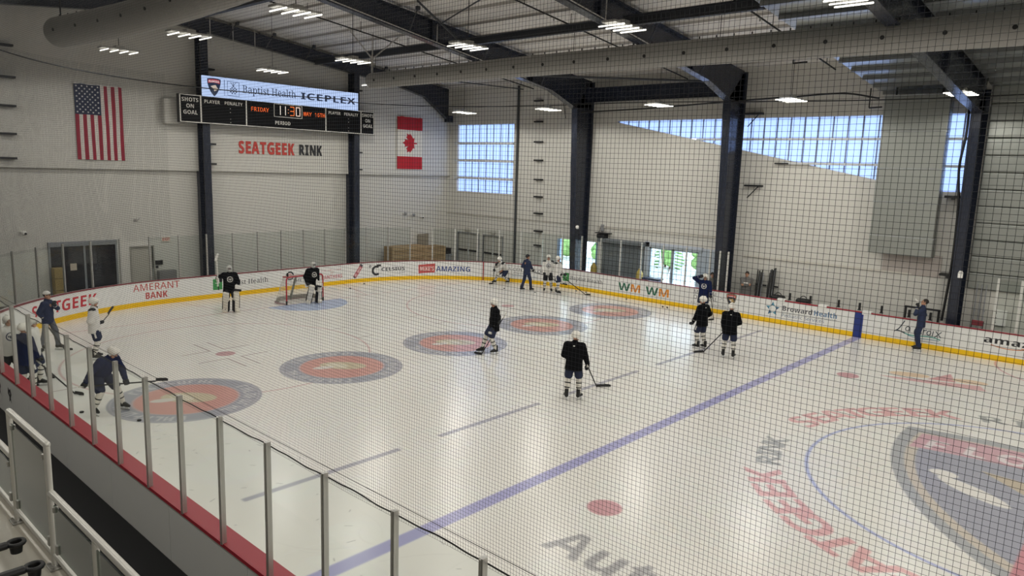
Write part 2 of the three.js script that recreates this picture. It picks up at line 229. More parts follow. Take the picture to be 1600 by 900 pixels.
  ad(53.1, 56.1, 0.3, 0.85, (c, w, h) => { word(c, 'LEA CENTER FLORIDA', 6, h * 0.38, w - 12, h * 0.28, '#55575c', ''); word(c, 'Physicians', w * 0.22, h * 0.66, w * 0.34, h * 0.17, '#7b7d82', ''); marks(c, w * 0.2, h * 0.92, w * 0.5, h * 0.11, '#86a0b4'); });
  baptist(56.72, 59.35, 0.36, 0.84);
  const wm = (s0) => ad(s0, s0 + 1.4, 0.33, 0.8, (c, w, h) => { word(c, 'W', 4, h * 0.92, w * 0.5, h * 0.82, '#23634b'); word(c, 'M', w * 0.5, h * 0.92, w * 0.48, h * 0.82, '#d98a2f'); });
  wm(60.25); wm(61.85);
  const crest = (c, x, y, k) => { c.save(); c.translate(x, y); c.scale(k, k); const sh = (t) => { c.beginPath(); c.moveTo(-0.5 * t, -0.5 * t); c.quadraticCurveTo(0, -0.66 * t, 0.5 * t, -0.5 * t); c.quadraticCurveTo(0.5 * t, 0.2 * t, 0, 0.66 * t); c.quadraticCurveTo(-0.5 * t, 0.2 * t, -0.5 * t, -0.5 * t); c.fill(); }; c.fillStyle = '#20242f'; sh(1); c.fillStyle = '#b3a27a'; sh(0.92); c.fillStyle = '#20283a'; sh(0.84); c.fillStyle = '#b0323a'; c.beginPath(); c.moveTo(-0.42, -0.42); c.quadraticCurveTo(0, -0.55, 0.42, -0.42); c.lineTo(0.42, -0.2); c.quadraticCurveTo(0, -0.33, -0.42, -0.2); c.fill(); c.font = 'bold 0.17px sans-serif'; c.save(); c.scale(0.01, 0.01); c.font = 'bold 17px sans-serif'; c.fillStyle = '#e8e4da'; c.textAlign = 'center'; c.fillText('FLORIDA', 0, -27); c.restore(); c.fillStyle = '#b79a66'; c.beginPath(); c.moveTo(-0.28, -0.08); c.lineTo(0.2, -0.16); c.lineTo(0.3, 0.12); c.lineTo(0.02, 0.34); c.lineTo(-0.06, 0.1); c.fill(); c.fillStyle = '#e6e2da'; c.beginPath(); c.moveTo(-0.2, 0.05); c.lineTo(0.05, 0.0); c.lineTo(-0.02, 0.16); c.fill(); c.restore(); };
  ad(64.3, 66.65, 0.26, 1.0, (c, w, h) => { word(c, 'MEDICAL', 30, h * 0.32, w * 0.52, h * 0.24, '#5b5d63', ''); word(c, 'OFFICIAL', 30, h * 0.64, w * 0.52, h * 0.24, '#5b5d63', ''); c.strokeStyle = '#77797e'; c.lineWidth = 3; c.beginPath(); c.moveTo(w * 0.62, h * 0.28); c.lineTo(w * 0.72, h * 0.5); c.moveTo(w * 0.72, h * 0.28); c.lineTo(w * 0.62, h * 0.5); c.stroke(); crest(c, w * 0.86, h * 0.38, h * 0.66); marks(c, 10, h * 0.92, w * 0.34, h * 0.1, '#85878c'); word(c, 'of the Florida', w * 0.42, h * 0.93, w * 0.36, h * 0.12, '#6a6c72', ''); marks(c, w * 0.81, h * 0.92, w * 0.16, h * 0.1, '#85878c'); });
  ad(67.9, 71.0, 0.26, 0.98, (c, w, h) => { c.save(); c.translate(72, h * 0.5); for (let i = 0; i < 5; i++) { c.save(); c.rotate(i * Math.PI * 0.4); c.fillStyle = i % 2 ? '#2b4d6e' : '#4f8fa3'; c.beginPath(); c.moveTo(0, -70); c.lineTo(20, -24); c.lineTo(0, -34); c.fill(); c.fillStyle = '#3b6d8d'; c.beginPath(); c.moveTo(0, -70); c.lineTo(-20, -24); c.lineTo(0, -34); c.fill(); c.restore(); } c.restore(); word(c, 'Broward', 160, h * 0.52, w * 0.42, h * 0.3, '#4b4d55'); word(c, 'Health', 160 + w * 0.43, h * 0.52, w * 0.31, h * 0.3, '#55759a'); c.fillStyle = '#7d8790'; c.fillRect(160, h * 0.6, w * 0.74, 3); word(c, 'Pediatric Services', 160, h * 0.88, w * 0.58, h * 0.2, '#6c7a92', ''); });
  ad(73.05, 74.75, 0.32, 1.0, (c, w, h) => { c.lineCap = 'round'; c.strokeStyle = '#4f9a90'; c.lineWidth = 9; c.beginPath(); c.moveTo(70, h * 0.72); c.bezierCurveTo(150, h * 1.02, 240, h * 0.6, 350, h * 0.86); c.stroke(); c.strokeStyle = '#56819c'; c.lineWidth = 5; c.beginPath(); c.moveTo(110, h * 0.86); c.bezierCurveTo(200, h * 1.04, 280, h * 0.86, 340, h * 0.93); c.stroke(); c.strokeStyle = '#24323e'; c.lineWidth = 8; c.beginPath(); c.moveTo(74, 14); c.bezierCurveTo(50, 60, 40, 90, 12, h * 0.7); c.bezierCurveTo(20, h * 0.62, 60, h * 0.7, 84, h * 0.78); c.stroke(); c.lineWidth = 6; c.beginPath(); c.ellipse(104, h * 0.5, 15, 19, 0.4, 0, 7); c.stroke(); c.beginPath(); c.moveTo(120, h * 0.4); c.lineTo(122, h * 0.66); c.stroke(); c.beginPath(); c.moveTo(196, 22); c.bezierCurveTo(160, 50, 140, 110, 170, h * 0.74); c.bezierCurveTo(185, h * 0.78, 200, h * 0.7, 212, h * 0.62); c.stroke(); c.beginPath(); c.moveTo(226, h * 0.42); c.lineTo(222, h * 0.7); c.moveTo(226, h * 0.48); c.lineTo(246, h * 0.42); c.stroke(); c.beginPath(); c.ellipse(264, h * 0.56, 13, 18, 0.3, 0, 7); c.stroke(); c.beginPath(); c.moveTo(296, h * 0.44); c.lineTo(290, h * 0.72); c.stroke(); c.beginPath(); c.moveTo(314, h * 0.42); c.lineTo(352, h * 0.72); c.moveTo(354, h * 0.42); c.lineTo(310, h * 0.74); c.stroke(); });
  ad(75.95, 78.1, 0.4, 0.88, (c, w, h) => { word(c, 'amazon', 8, h * 0.55, w - 16, h * 0.5, '#26262a'); c.strokeStyle = '#c7703e'; c.lineWidth = 6; c.lineCap = 'round'; c.beginPath(); c.moveTo(w * 0.14, h * 0.68); c.quadraticCurveTo(w * 0.38, h * 0.98, w * 0.62, h * 0.7); c.stroke(); c.beginPath(); c.moveTo(w * 0.56, h * 0.66); c.lineTo(w * 0.63, h * 0.69); c.lineTo(w * 0.61, h * 0.83); c.stroke(); });
  // little emblems on the back of the near boards
  for (const x of [11.87, 10.95]) { const t = canvasTex(64, 64, (c) => { c.fillStyle = '#d3d4d5'; c.fillRect(0, 0, 64, 64); c.fillStyle = '#24252b'; c.beginPath(); c.moveTo(14, 6); c.lineTo(30, 14); c.lineTo(44, 6); c.lineTo(56, 26); c.lineTo(44, 40); c.lineTo(50, 60); c.lineTo(36, 50); c.lineTo(22, 60); c.lineTo(26, 40); c.lineTo(10, 30); c.fill(); c.fillStyle = '#9a9b9f'; c.fillRect(28, 22, 12, 8); }); const g = new THREE.PlaneGeometry(0.42, 0.42); g.translate(x, 0.56, HW + 0.194); part('emblem', g, new THREE.MeshPhysicalMaterial({ map: t, roughness: 0.45 }), boards); }
}

// ------------------------------------------------------------ shielding glass
function shield(name, label, ss, top, off = 0.16, bottomGap = 0, postMat = M.alu, wide = 0.05) {
  const t = thing(name, label, 'glass barrier');
  for (let i = 0; i < ss.length; i++) {
    const [x, z, nx, nz] = rinkAt(ss[i], off);
    const g = new THREE.BoxGeometry(wide, top - BH - 0.0, 0.062); const ang = Math.atan2(nx, nz); g.rotateY(ang); g.translate(x, (top + BH) / 2 + 0.02, z);
    const g2 = new THREE.BoxGeometry(0.02, top - BH - 0.01, 0.085); g2.rotateY(ang); g2.translate(x, (top + BH) / 2 + 0.02, z);
    part('post', [g, g2], postMat, t);
    if (i < ss.length - 1) part('pane', strip(ss[i] + 0.03, ss[i + 1] - 0.03, off - 0.006, off + 0.006, BH + 0.036, top - 0.02, 0.4), M.glass, t);
  }
  return t;
}
{
  const near = []; for (let i = -11; i < 13; i++) near.push(LX / 2 - (20.176 + 1.2234 * i)); near.sort((a, b) => a - b);
  shield('shielding_glass', 'clear glass panes on slim aluminium posts along the near boards', near.filter((s) => s < 23.2), 2.83, 0.24, 0, M.alu);
  const c = []; for (let i = 0; i < 9; i++) c.push(23.6 + i * 1.22); shield('shielding_glass', 'curved run of glass panes round the near corner of the rink', c, 2.85, 0.2, 0, M.alu, 0.06);
  const e = []; for (let i = 0; i < 12; i++) e.push(34.58 + i * 1.22); shield('shielding_glass', 'glass panes along the end boards behind the goal', e, 2.87, 0.18, 0, M.alu, 0.06);
  const f = []; for (let i = 0; i < 14; i++) f.push(49.22 + i * 1.22); f.push(65.55, 65.95); shield('shielding_glass', 'glass panes round the far corner up to the players bench', f, 2.82, 0.14, 0, M.aluWhite, 0.06);
  shield('shielding_glass', 'glass panes at the far boards beyond the bench gate', [76.2, 76.9, 78.1, 79.3, 80.5], 2.9, 0.14, 0, M.aluWhite, 0.08);
}

// ------------------------------------------------------------ protective netting with its support cable
function netting(s0, s1, y0, y1, cell, off, wob, seg, r) {
  const pos = [], idx = [], F = [];
  const P = (s, y) => { const [x, z, nx, nz] = rinkAt(s, off); const d = wob * (noise.noise(s * 0.45, y * 0.5, 2.2) + 0.4 * noise.noise(s * 1.4, y * 1.3, 7)); const e = wob * 0.35 * noise.noise(s * 0.8, y * 0.8, 11), q = wob * 0.35 * noise.noise(s * 0.8, y * 0.8, 17); return [x - nx * d - nz * e, y + q, z - nz * d + nx * e]; };
  const tube = (pts, vertical) => { const b = pos.length / 3; for (const p of pts) { if (vertical) { pos.push(p[0] + r, p[1], p[2], p[0] - r / 2, p[1], p[2] + r * 0.87, p[0] - r / 2, p[1], p[2] - r * 0.87); } else pos.push(p[0], p[1] + r, p[2], p[0] + r * 0.6, p[1] - r / 2, p[2] + r * 0.6, p[0] - r * 0.6, p[1] - r / 2, p[2] - r * 0.6); } for (let i = 0; i < pts.length - 1; i++) for (let k = 0; k < 3; k++) { const a = b + i * 3 + k, c = b + i * 3 + (k + 1) % 3; idx.push(a, c, a + 3, c, c + 3, a + 3); } };
  const nv = Math.round((s1 - s0) / cell), nh = Math.round((y1 - y0) / cell), sv = Math.max(2, Math.round((y1 - y0) / seg)), sh = Math.max(2, Math.round((s1 - s0) / seg));
  for (let i = 0; i <= nv; i++) { const s = s0 + (s1 - s0) * i / nv, pts = []; for (let j = 0; j <= sv; j++) pts.push(P(s, y0 + (y1 - y0) * j / sv)); tube(pts, true); }
  for (let j = 0; j <= nh; j++) { const y = y0 + (y1 - y0) * j / nh, pts = []; for (let i = 0; i <= sh; i++) pts.push(P(s0 + (s1 - s0) * i / sh, y)); tube(pts, false); }
  const g = new THREE.BufferGeometry(); g.setAttribute('position', new THREE.Float32BufferAttribute(pos, 3)); g.setIndex(idx); g.computeVertexNormals(); return g;
}
{
  const o = solo('safety_netting', 'black knotted safety netting hung above the near glass', 'netting', netting(-4.5, 35.5, 2.74, 9.6, 0.0345, 0.2, 0.03, 0.45, 0.0013), M.net); o.userData.kind = 'stuff';
  const rope = []; for (let i = 0; i <= 130; i++) { const s = -4.5 + i * 0.22, [x, z] = rinkAt(s, 0.19); rope.push(V(x, 2.775 + 0.008 * Math.sin(i * 0.9) + 0.006 * Math.sin(i * 2.1), z)); }
  solo('edge_rope', 'dark lacing rope along the lower edge of the netting', 'rope', new THREE.TubeGeometry(new THREE.CatmullRomCurve3(rope), 520, 0.008, 5), M.rope);
  const r2 = []; for (let i = 0; i <= 30; i++) { const s = -4.5 + i * 1.0, [x, z] = rinkAt(s, 0.2); r2.push(V(x, 2.9, z)); }
  solo('edge_rope', 'thin seam cord running a hand above the lacing rope', 'rope', new THREE.TubeGeometry(new THREE.CatmullRomCurve3(r2), 120, 0.004, 4), M.rope);
  const cb = []; for (let i = 0; i <= 62; i++) { const s = 24 + i, [x, z] = rinkAt(s, 0.05); const sag = s < 45 ? 9.6 - 0.42 * Math.sin(Math.PI * Math.max(0, Math.min(1, (s - 26) / 23))) : 9.38 + 0.16 * Math.sin((s - 50) * 0.2) ; cb.push(V(x, sag, z)); }
  solo('support_cable', 'dark steel cable strung high around the far end of the rink', 'cable', new THREE.TubeGeometry(new THREE.CatmullRomCurve3(cb), 400, 0.022, 6), M.dark);
}
// ------------------------------------------------------------ walls
const roofY = (z) => z < 4.5 ? 12.6 + 0.11 * z : 13.095 - 0.11 * (z - 4.5);
function wallShape(pts, holes) { const s = new THREE.Shape(pts.map((p) => new THREE.Vector2(...p))); for (const h of holes) s.holes.push(new THREE.Path(h.map((p) => new THREE.Vector2(...p)))); return s; }
const rect = (a, b, c, d) => [[a, c], [b, c], [b, d], [a, d]];
{ // far wall, in the plane z = -14.5 (inside face)
  const WB = [[9.55, 8.72], [22.3, 6.22], [22.3, 5.86], [25.35, 5.86], [25.35, 8.79], [9.55, 8.79]];
  const s = wallShape(rect(-3.6, 64.2, -0.25, 11.1), [rect(-2.42, 2.35, 4.7, 8.78), WB, rect(11.95, 14.7, 0.05, 2.52), rect(5.95, 8.7, 0.1, 2.42), rect(9.0, 11.65, -0.02, 2.6), rect(-2.2, -0.35, -0.02, 2.1), rect(0.08, 1.68, -0.02, 2.1)]);
  const g = new THREE.ExtrudeGeometry(s, { depth: 0.22, bevelEnabled: false }); g.translate(0, 0, -14.72);
  const w = struct('wall_far', g, M.wall, 'pale ribbed metal wall behind the far boards');
  // girt clips in a column, ledges, pipes
  for (const y of [10.0, 8.85, 7.74, 6.72, 5.64, 4.67, 3.73, 2.72, 1.9]) part('bracket', bx(3.95 + (10 - y) * 0.045, 4.5 + (10 - y) * 0.045, y - 0.05, y + 0.03, -14.5, -14.3), M.dark, w);
  for (const [x, y] of [[16.75, 8.96], [17.0, 5.79]]) part('bracket', [bx(x - 0.2, x + 0.6, y - 0.04, y + 0.04, -14.5, -14.25), bar(V(x + 0.45, y - 0.03, -14.3), V(x - 0.1, y - 0.55, -14.45), 0.03, 0.03)], M.dark, w);
  part('conduit', [bx(-3.2, 2.7, 3.27, 3.33, -14.5, -14.44), bx(2.95, 6.9, 3.27, 3.3, -14.5, -14.45), bx(8.7, 15.9, 3.26, 3.34, -14.5, -14.43), bx(17, 24, 2.55, 2.62, -14.5, -14.44)], M.wallPlain, w);
  part('downpipe', rod(V(2.76, 0, -14.42), V(2.68, 10.9, -14.42), 0.07, 10), mat('#3a3d40', 0.6), w);
  part('conduit', [rod(V(5.9, 10.35, -14.4), V(6.2, 9.0, -14.4), 0.02, 6)], M.dark, w);
  // window wells and translucent glazing, each sheet its own part
  const frame = mat('#c3c6c8', 0.5), mull = mat('#7c838c', 0.5, 0.3);
  const win = struct('window_1', null, null, 'tall translucent window high in the far corner');
  for (let i = 0; i < 8; i++) { const x0 = -2.42 + 4.77 * i / 8, x1 = -2.42 + 4.77 * (i + 1) / 8; for (const [a, b] of [[4.7, 5.5], [5.6, 6.56], [6.66, 7.6], [7.7, 8.78]]) part('pane', bx(x0 + 0.02, x1 - 0.02, a, b, -14.68, -14.66), M.skyPanel, win); if (i) part('mullion', bx(x0 - 0.02, x0 + 0.02, 4.7, 8.78, -14.69, -14.64), mull, win); }
  for (const y of [5.55, 6.61, 7.65]) part('rail', bx(-2.6, 2.4, y - 0.08, y + 0.07, -14.62, -14.4), frame, win);
  const w2 = struct('window_2', null, null, 'long translucent window band under the eaves with a slanting lower edge');
  const low = (x) => x < 22.3 ? 8.72 + (x - 9.55) * (6.22 - 8.72) / (22.3 - 9.55) : 5.86;
  const rails = [8.79, 7.86, 6.82, 5.7];
  for (let x = 9.55; x < 25.3; x += 0.6) {
    const x1 = Math.min(25.35, x + 0.6);
    for (let k = 0; k < 3; k++) { const top = rails[k] - (k ? 0.04 : 0), bot = rails[k + 1] + 0.04; if (top < Math.min(low(x), low(x1))) continue; part('pane', bx(x + 0.02, x1 - 0.02, Math.max(bot, Math.min(low(x), low(x1)) - 0.12), top, -14.68, -14.66), M.skyPanel, w2); }
    part('mullion', bx(x - 0.02, x + 0.02, low(x) - 0.1, 8.79, -14.69, -14.63), mull, w2);
  }
  part('rail', bx(14.1, 25.35, 7.8, 7.9, -14.62, -14.5), frame, w2); part('rail', bx(18.4, 25.35, 6.77, 6.87, -14.6, -14.36), frame, w2); part('rail_end', bx(18.1, 18.7, 6.77, 6.83, -14.45, -14.3), M.dark, w2);
  // outside slider, side light, roller shutter and doors
  const w3 = struct('window_3', null, null, 'glazed sliding door looking out on greenery');
  part('window_frame', [bx(11.95, 12.03, 0.05, 2.52, -14.6, -14.48), bx(14.62, 14.7, 0.05, 2.52, -14.6, -14.48), bx(13.2, 13.36, 0.05, 2.52, -14.6, -14.48), bx(11.95, 14.7, 2.44, 2.52, -14.6, -14.48)], mat('#a9b2bb', 0.4, 0.4), w3);
  part('pane', bx(12.03, 13.2, 0.05, 2.44, -14.56, -14.55), M.glass, w3); part('pane', bx(13.36, 14.62, 0.05, 2.44, -14.56, -14.55), M.glass, w3);
  part('surround', [bx(11.7, 11.95, 0, 2.78, -14.5, -14.42), bx(14.7, 15.9, 0, 2.7, -14.5, -14.46), bx(11.7, 14.9, 2.52, 2.75, -14.5, -14.42)], mat('#b9c0cc', 0.5), w3);
  const w4 = struct('window_4', null, null, 'narrow glazed opening half hidden by the steel column');
  part('pane', bx(6.0, 8.65, 0.1, 2.4, -14.58, -14.57), M.glass, w4); part('window_frame', [bx(5.95, 6.15, 0.1, 2.42, -14.6, -14.46), bx(8.62, 8.7, 0.1, 2.42, -14.6, -14.46), bx(7.2, 7.3, 0.1, 2.42, -14.6, -14.46)], mat('#9db6d6', 0.4, 0.3), w4);
  const d1 = struct('door_1', null, null, 'grey roller shutter beside the glazed door');
  for (let i = 0; i < 20; i++) part('slat', rbx(2.6, 0.125, 0.04, 0.015, 10.32, 0.07 + i * 0.13, -14.52, 1), M.roller, d1);
  part('backing', bx(9.0, 11.65, 0, 2.6, -14.66, -14.6), M.dark, d1); part('shutter_box', rbx(2.9, 0.22, 0.3, 0.03, 10.3, 2.62, -14.36), M.roller, d1);
  const dd = (n, x0, x1, leaves, lab, y1 = 2.1, m = M.door) => { const d = struct(n, null, null, lab); part('door_frame', [bx(x0 - 0.06, x0, 0, y1 + 0.06, -14.56, -14.46), bx(x1, x1 + 0.06, 0, y1 + 0.06, -14.56, -14.46), bx(x0, x1, y1, y1 + 0.06, -14.56, -14.46)], M.doorGrey, d); const w = (x1 - x0) / leaves; for (let i = 0; i < leaves; i++) { const l = part('door_leaf', bx(x0 + i * w + 0.012, x0 + (i + 1) * w - 0.012, 0.01, y1 - 0.01, -14.6, -14.54), m, d); part('push_bar', bx(x0 + i * w + 0.1, x0 + (i + 1) * w - 0.1, 0.98, 1.08, -14.54, -14.47), M.dark, l); } };
  dd('door_2', -2.2, -0.35, 2, 'double grey exit doors in the far corner, farther pair'); dd('door_3', 0.08, 1.68, 2, 'double grey exit doors beside the dark downpipe');
}
{ // end wall: set-back lower part, projecting upper part
  const s = wallShape([[-14.5, -0.25], [24.2, -0.25], [24.2, 5.62], [-14.5, 5.62]].map(([z, y]) => [-z, y]), [rect(-8.05, -5.45, -0.02, 2.45), rect(-4.8, -3.85, -0.02, 2.1)]);
  const g = new THREE.ExtrudeGeometry(s, { depth: 0.25, bevelEnabled: false }); g.rotateY(Math.PI / 2); g.translate(-3.55, 0, 0);
  // after the turn, shape x runs along -z
  const w = struct('wall_end', g, M.wall, 'pale ribbed end wall below the ledge');
  const up = new THREE.Shape([[-24.2, 5.6], [14.6, 5.6], [14.6, 11.05], [-4.5, 13.2], [-24.2, 11]].map((p) => new THREE.Vector2(...p)));
  const g2 = new THREE.ExtrudeGeometry(up, { depth: 0.55, bevelEnabled: false }); g2.rotateY(Math.PI / 2); g2.translate(-3.6, 0, 0);
  struct('wall_end_upper', g2, M.wall, 'paler upper end wall standing proud above the ledge');
  for (const [y, z] of [[10.29, 9.2], [9.09, 9.2], [7.99, 9.25], [6.91, 9.3], [5.96, 9.35], [10.32, 1.15], [6.88, 1.2], [5.95, 1.2], [10.18, -7.25], [6.81, -7.25], [5.86, -7.25]]) part('bracket', bx(-3.05, -2.75, y - 0.04, y + 0.04, z - 0.28, z + 0.28), M.dark, w);
  const d = struct('door_4', null, null, 'wide dark glazed sliding door in the end wall');
  part('door_frame', [bx(-3.36, -3.24, 0, 2.5, 8.02, 8.1), bx(-3.36, -3.24, 0, 2.5, 5.4, 5.47), bx(-3.36, -3.22, 2.3, 2.5, 5.4, 8.1), bx(-3.36, -3.26, 0, 2.3, 6.68, 6.76)], mat('#8f9296', 0.5, 0.3), d);
  part('pane', bx(-3.31, -3.29, 0, 2.3, 5.47, 6.68), new THREE.MeshPhysicalMaterial({ color: srgb('#3a3a40'), roughness: 0.08, transmission: 0.6, thickness: 0 }), d); part('pane', bx(-3.31, -3.29, 0, 2.3, 6.76, 8.02), new THREE.MeshPhysicalMaterial({ color: srgb('#3a3a40'), roughness: 0.08, transmission: 0.6, thickness: 0 }), d);
  part('notice', bx(-3.285, -3.28, 1.25, 1.55, 7.05, 7.3), mat('#cdbfae', 0.8), d);
  part('lobby', [bx(-6.2, -6.0, -0.2, 3, 4.9, 8.6), bx(-6.2, -3.56, -0.2, 3, 8.6, 8.8), bx(-6.2, -3.56, -0.2, 3, 4.7, 4.9), bx(-6.2, -3.56, 2.9, 3.1, 4.7, 8.8), bx(-6.2, -3.56, -0.3, -0.1, 4.7, 8.8)], mat('#77757a', 0.8), d);
  const d5 = struct('door_5', null, null, 'plain grey metal door in the end wall'); part('door_leaf', bx(-3.42, -3.36, 0, 2.1, 3.86, 4.79), mat('#a9a79d', 0.6), d5); part('door_frame', [bx(-3.4, -3.27, 0, 2.16, 3.79, 3.85), bx(-3.4, -3.27, 0, 2.16, 4.8, 4.86), bx(-3.4, -3.27, 2.1, 2.16, 3.85, 4.8)], mat('#98968e', 0.6), d5);
  solo('utility_box', 'low grey cabinet against the end wall by the plain door', 'cabinet', [rbx(0.3, 1.0, 0.8, 0.02, -2.95, 0.5, 3.4), rbx(0.02, 0.8, 0.6, 0.008, -2.79, 0.52, 3.4)], mat('#7c7b7b', 0.6));
}
struct('wall_near', bx(-3.6, 64.2, -0.25, 11.1, 24, 24.25), mat('#5d5e62', 0.8)); struct('wall_opposite', bx(64, 64.25, -0.25, 13.2, -14.7, 24.2), M.wallPlain);
{ // roof: white lined sheet with purlins
  const c = struct('ceiling', null, null, 'white insulated roof lining on purlins');
  const slab = (x0, x1, z0, z1, yf, m, name) => { const a = [[z0, yf(z0)], [z1, yf(z1)], [z1, yf(z1) + 0.15], [z0, yf(z0) + 0.15]]; const s = new THREE.Shape(a.map(([z, y]) => new THREE.Vector2(-z, y))); const g = new THREE.ExtrudeGeometry(s, { depth: x1 - x0, bevelEnabled: false }); g.rotateY(Math.PI / 2); g.translate(x0, 0, 0); worldUV(g, 'x', 'z', 3); return part(name, g, m, c); };
  for (let x = -3.6; x < 64; x += 8.5) { slab(x, Math.min(64.3, x + 8.5), -14.75, 4.5, roofY, M.roof, 'lining'); slab(x, Math.min(64.3, x + 8.5), 4.5, 24.25, roofY, M.roof, 'lining'); }
  for (let z = -13.6; z < 24; z += 1.5) part('purlin', bx(-3.3, 64, roofY(z) - 0.09, roofY(z) + 0.02, z - 0.03, z + 0.03), M.purlin, c);
  // lower foil-faced section over the right-hand bays
  const foilY = (z) => 11.3 + 0.11 * z;
  const f = struct('ceiling_foil', null, null, 'shiny foil-faced lower ceiling with purlins');
  for (const [x0, x1] of [[22.1, 25.6], [25.9, 34], [34, 43]]) { let k = 0; for (let z = -14.5; z < 3; z += 1.3) { const z1 = Math.min(3, z + 1.3), s = new THREE.Shape([[-z, foilY(z)], [-z1, foilY(z1)], [-z1, foilY(z1) + 0.03], [-z, foilY(z) + 0.03]].map((p) => new THREE.Vector2(...p))); const g = new THREE.ExtrudeGeometry(s, { depth: x1 - x0, bevelEnabled: false }); g.rotateY(Math.PI / 2); g.translate(x0, 0, 0); worldUV(g, 'x', 'z', 2.2); part('foil_panel', g, M.silver, f); part('purlin', bx(x0 + 0.1, x1, foilY(z) - 0.13, foilY(z), z - 0.05, z + 0.07), mat('#8d8f8e', 0.35, 0.8), f); } }
  // foil-faced wall bays
  const fw = struct('wall_foil', null, null, 'silver foil insulation facing the far wall in quilted bands');
  for (let i = 0; i < 12; i++) { const y = 2.3 + i * 0.62; part('foil_band', worldUV(rbx(12.5, 0.61, 0.1 + 0.03 * (i % 3), 0.045, 32.2, y + 0.3, -14.42), 'x', 'y', 2), M.silverBox, fw); }
}
// foil-clad shaft hanging beside the column
{
  const t = thing('insulated_shaft', 'foil-clad rectangular shaft hanging against the far wall window', 'duct', [23.65, 3.35, -13.95]);
  const hs = [0.72, 1.32, 1.3, 1.4, 1.35]; let y = 0; hs.forEach((h, i) => { part('shaft_section', worldUV(rbx(2.28 - 0.02 * (i % 2), h - 0.012, 0.55, 0.03, 0, y + h / 2, 0), 'x', 'y', 2), M.silverBox, t); part('seam_band', bx(-1.15, 1.15, y + h - 0.02, y + h + 0.02, -0.2, 0.285), M.silver, t); y += h; });
  for (const x of [-0.8, 0.8]) part('strap', bx(x - 0.03, x + 0.03, 6.0, 6.415, -0.02, 0.02), M.dark, t);
  const p2 = solo('wall_patch', 'pale plywood patch on the wall under the foil-clad shaft', 'panel', bx(22.9, 25.0, 2.55, 3.4, -14.5, -14.46), mat('#b0a8a2', 0.8));
}
// ------------------------------------------------------------ steel frames
function plateYZ(pts, x, th) { const s = new THREE.Shape(pts.map(([z, y]) => new THREE.Vector2(-z, y))); const g = new THREE.ExtrudeGeometry(s, { depth: th, bevelEnabled: false }); g.rotateY(Math.PI / 2); g.translate(x - th / 2, 0, 0); return g; }
const flangeYZ = (a, b, x, w, th = 0.03) => { const A = V(x, a[1], a[0]), B = V(x, b[1], b[0]); const d = B.clone().sub(A), L = d.length(), g = new THREE.BoxGeometry(w, L, th), ang = Math.atan2(d.z, d.y); g.rotateX(ang); g.translate(x, (A.y + B.y) / 2, (A.z + B.z) / 2); return g; };
function frame(x, label, o) {
  const t = thing('portal_frame', label, 'steel frame'), w = o.w || 0.32;
  const { base, knee, bot, top, eave } = o;      // [z,y] lists on the far side
  part('column', [plateYZ([[base, 0], knee, [-14.42, eave], [-14.42, 0]], x, 0.03), flangeYZ([base, 0], knee, x, w, 0.035), flangeYZ([-14.44, 0], [-14.44, eave], x, w, 0.035)], M.steel, t);
  part('haunch', [plateYZ([knee, bot[0], [bot[0][0], top(bot[0][0])], [-14.42, top(-14.42)], [-14.42, knee[1]]], x, 0.03), flangeYZ(knee, bot[0], x, w, 0.035), bx(x - w / 2, x + w / 2, knee[1] - 0.03, knee[1] + 0.03, -14.4, knee[0])], M.steel, t);
  const ridge = 4.5, end = bot[bot.length - 1], pl = [...bot, [end[0], top(end[0])], [bot[0][0], top(bot[0][0])]];
  const geos = [plateYZ(pl, x, 0.03)]; for (let i = 0; i < bot.length - 1; i++) geos.push(flangeYZ(bot[i], bot[i + 1], x, w, 0.035)); geos.push(flangeYZ([bot[0][0], top(bot[0][0])], [end[0], top(end[0])], x, w, 0.03));
  part('rafter', geos, M.steel, t);
  // other side of the ridge and the far-off column behind the viewer
  const mir = (p) => [9 - p[0], p[1]]; const mb = bot.map(mir).reverse();
  const g2 = [plateYZ([...mb, [mb[mb.length - 1][0], top(bot[0][0])], [mb[0][0], top(end[0])]], x, 0.03)]; for (let i = 0; i < mb.length - 1; i++) g2.push(flangeYZ(mb[i], mb[i + 1], x, w, 0.035)); part('rafter', g2, M.steel, t);
  part('column', [plateYZ([[9 - base, 0], mir(knee), [23.6, eave], [23.6, 0]], x, 0.03), flangeYZ([9 - base, 0], mir(knee), x, w, 0.035)], M.steel, t);
  for (const z of o.stiff || []) part('stiffener', bx(x - w / 2 + 0.01, x + w / 2 - 0.01, o.low(z) + 0.02, top(z) - 0.02, z - 0.012, z + 0.012), M.steel, t);
  // flange braces up to the purlins
  for (const z of o.brace || []) part('flange_brace', [rod(V(x + 0.12, o.low(z) + 0.04, z), V(x + 0.75, roofY(z) - 0.1, z + 0.1), 0.025, 6), bx(x + 0.68, x + 0.82, roofY(z) - 0.2, roofY(z) - 0.06, z + 0.03, z + 0.17)], M.strut, t);
  return t;
}
const low = (z) => 11.7 + 0.148 * z, mk = (knz, kny) => ({ knee: [knz, kny], bot: [[-11.0, low(-11)], [-6, low(-6)], [4.5, 12.3]], low, top: (z) => roofY(z) - 0.17, eave: 10.8, stiff: [-9.5, -3.2], brace: [-10.2, -6.2, -2.0, 1.5] });
frame(7.85, 'navy steel portal frame whose column stands in front of the narrow opening', { ...mk(-13.05, 9.35), base: -13.5, w: 0.36 });
frame(16.3, 'navy steel portal frame whose column stands beside the players bench', { ...mk(-13.0, 9.45), base: -13.45, w: 0.36 });
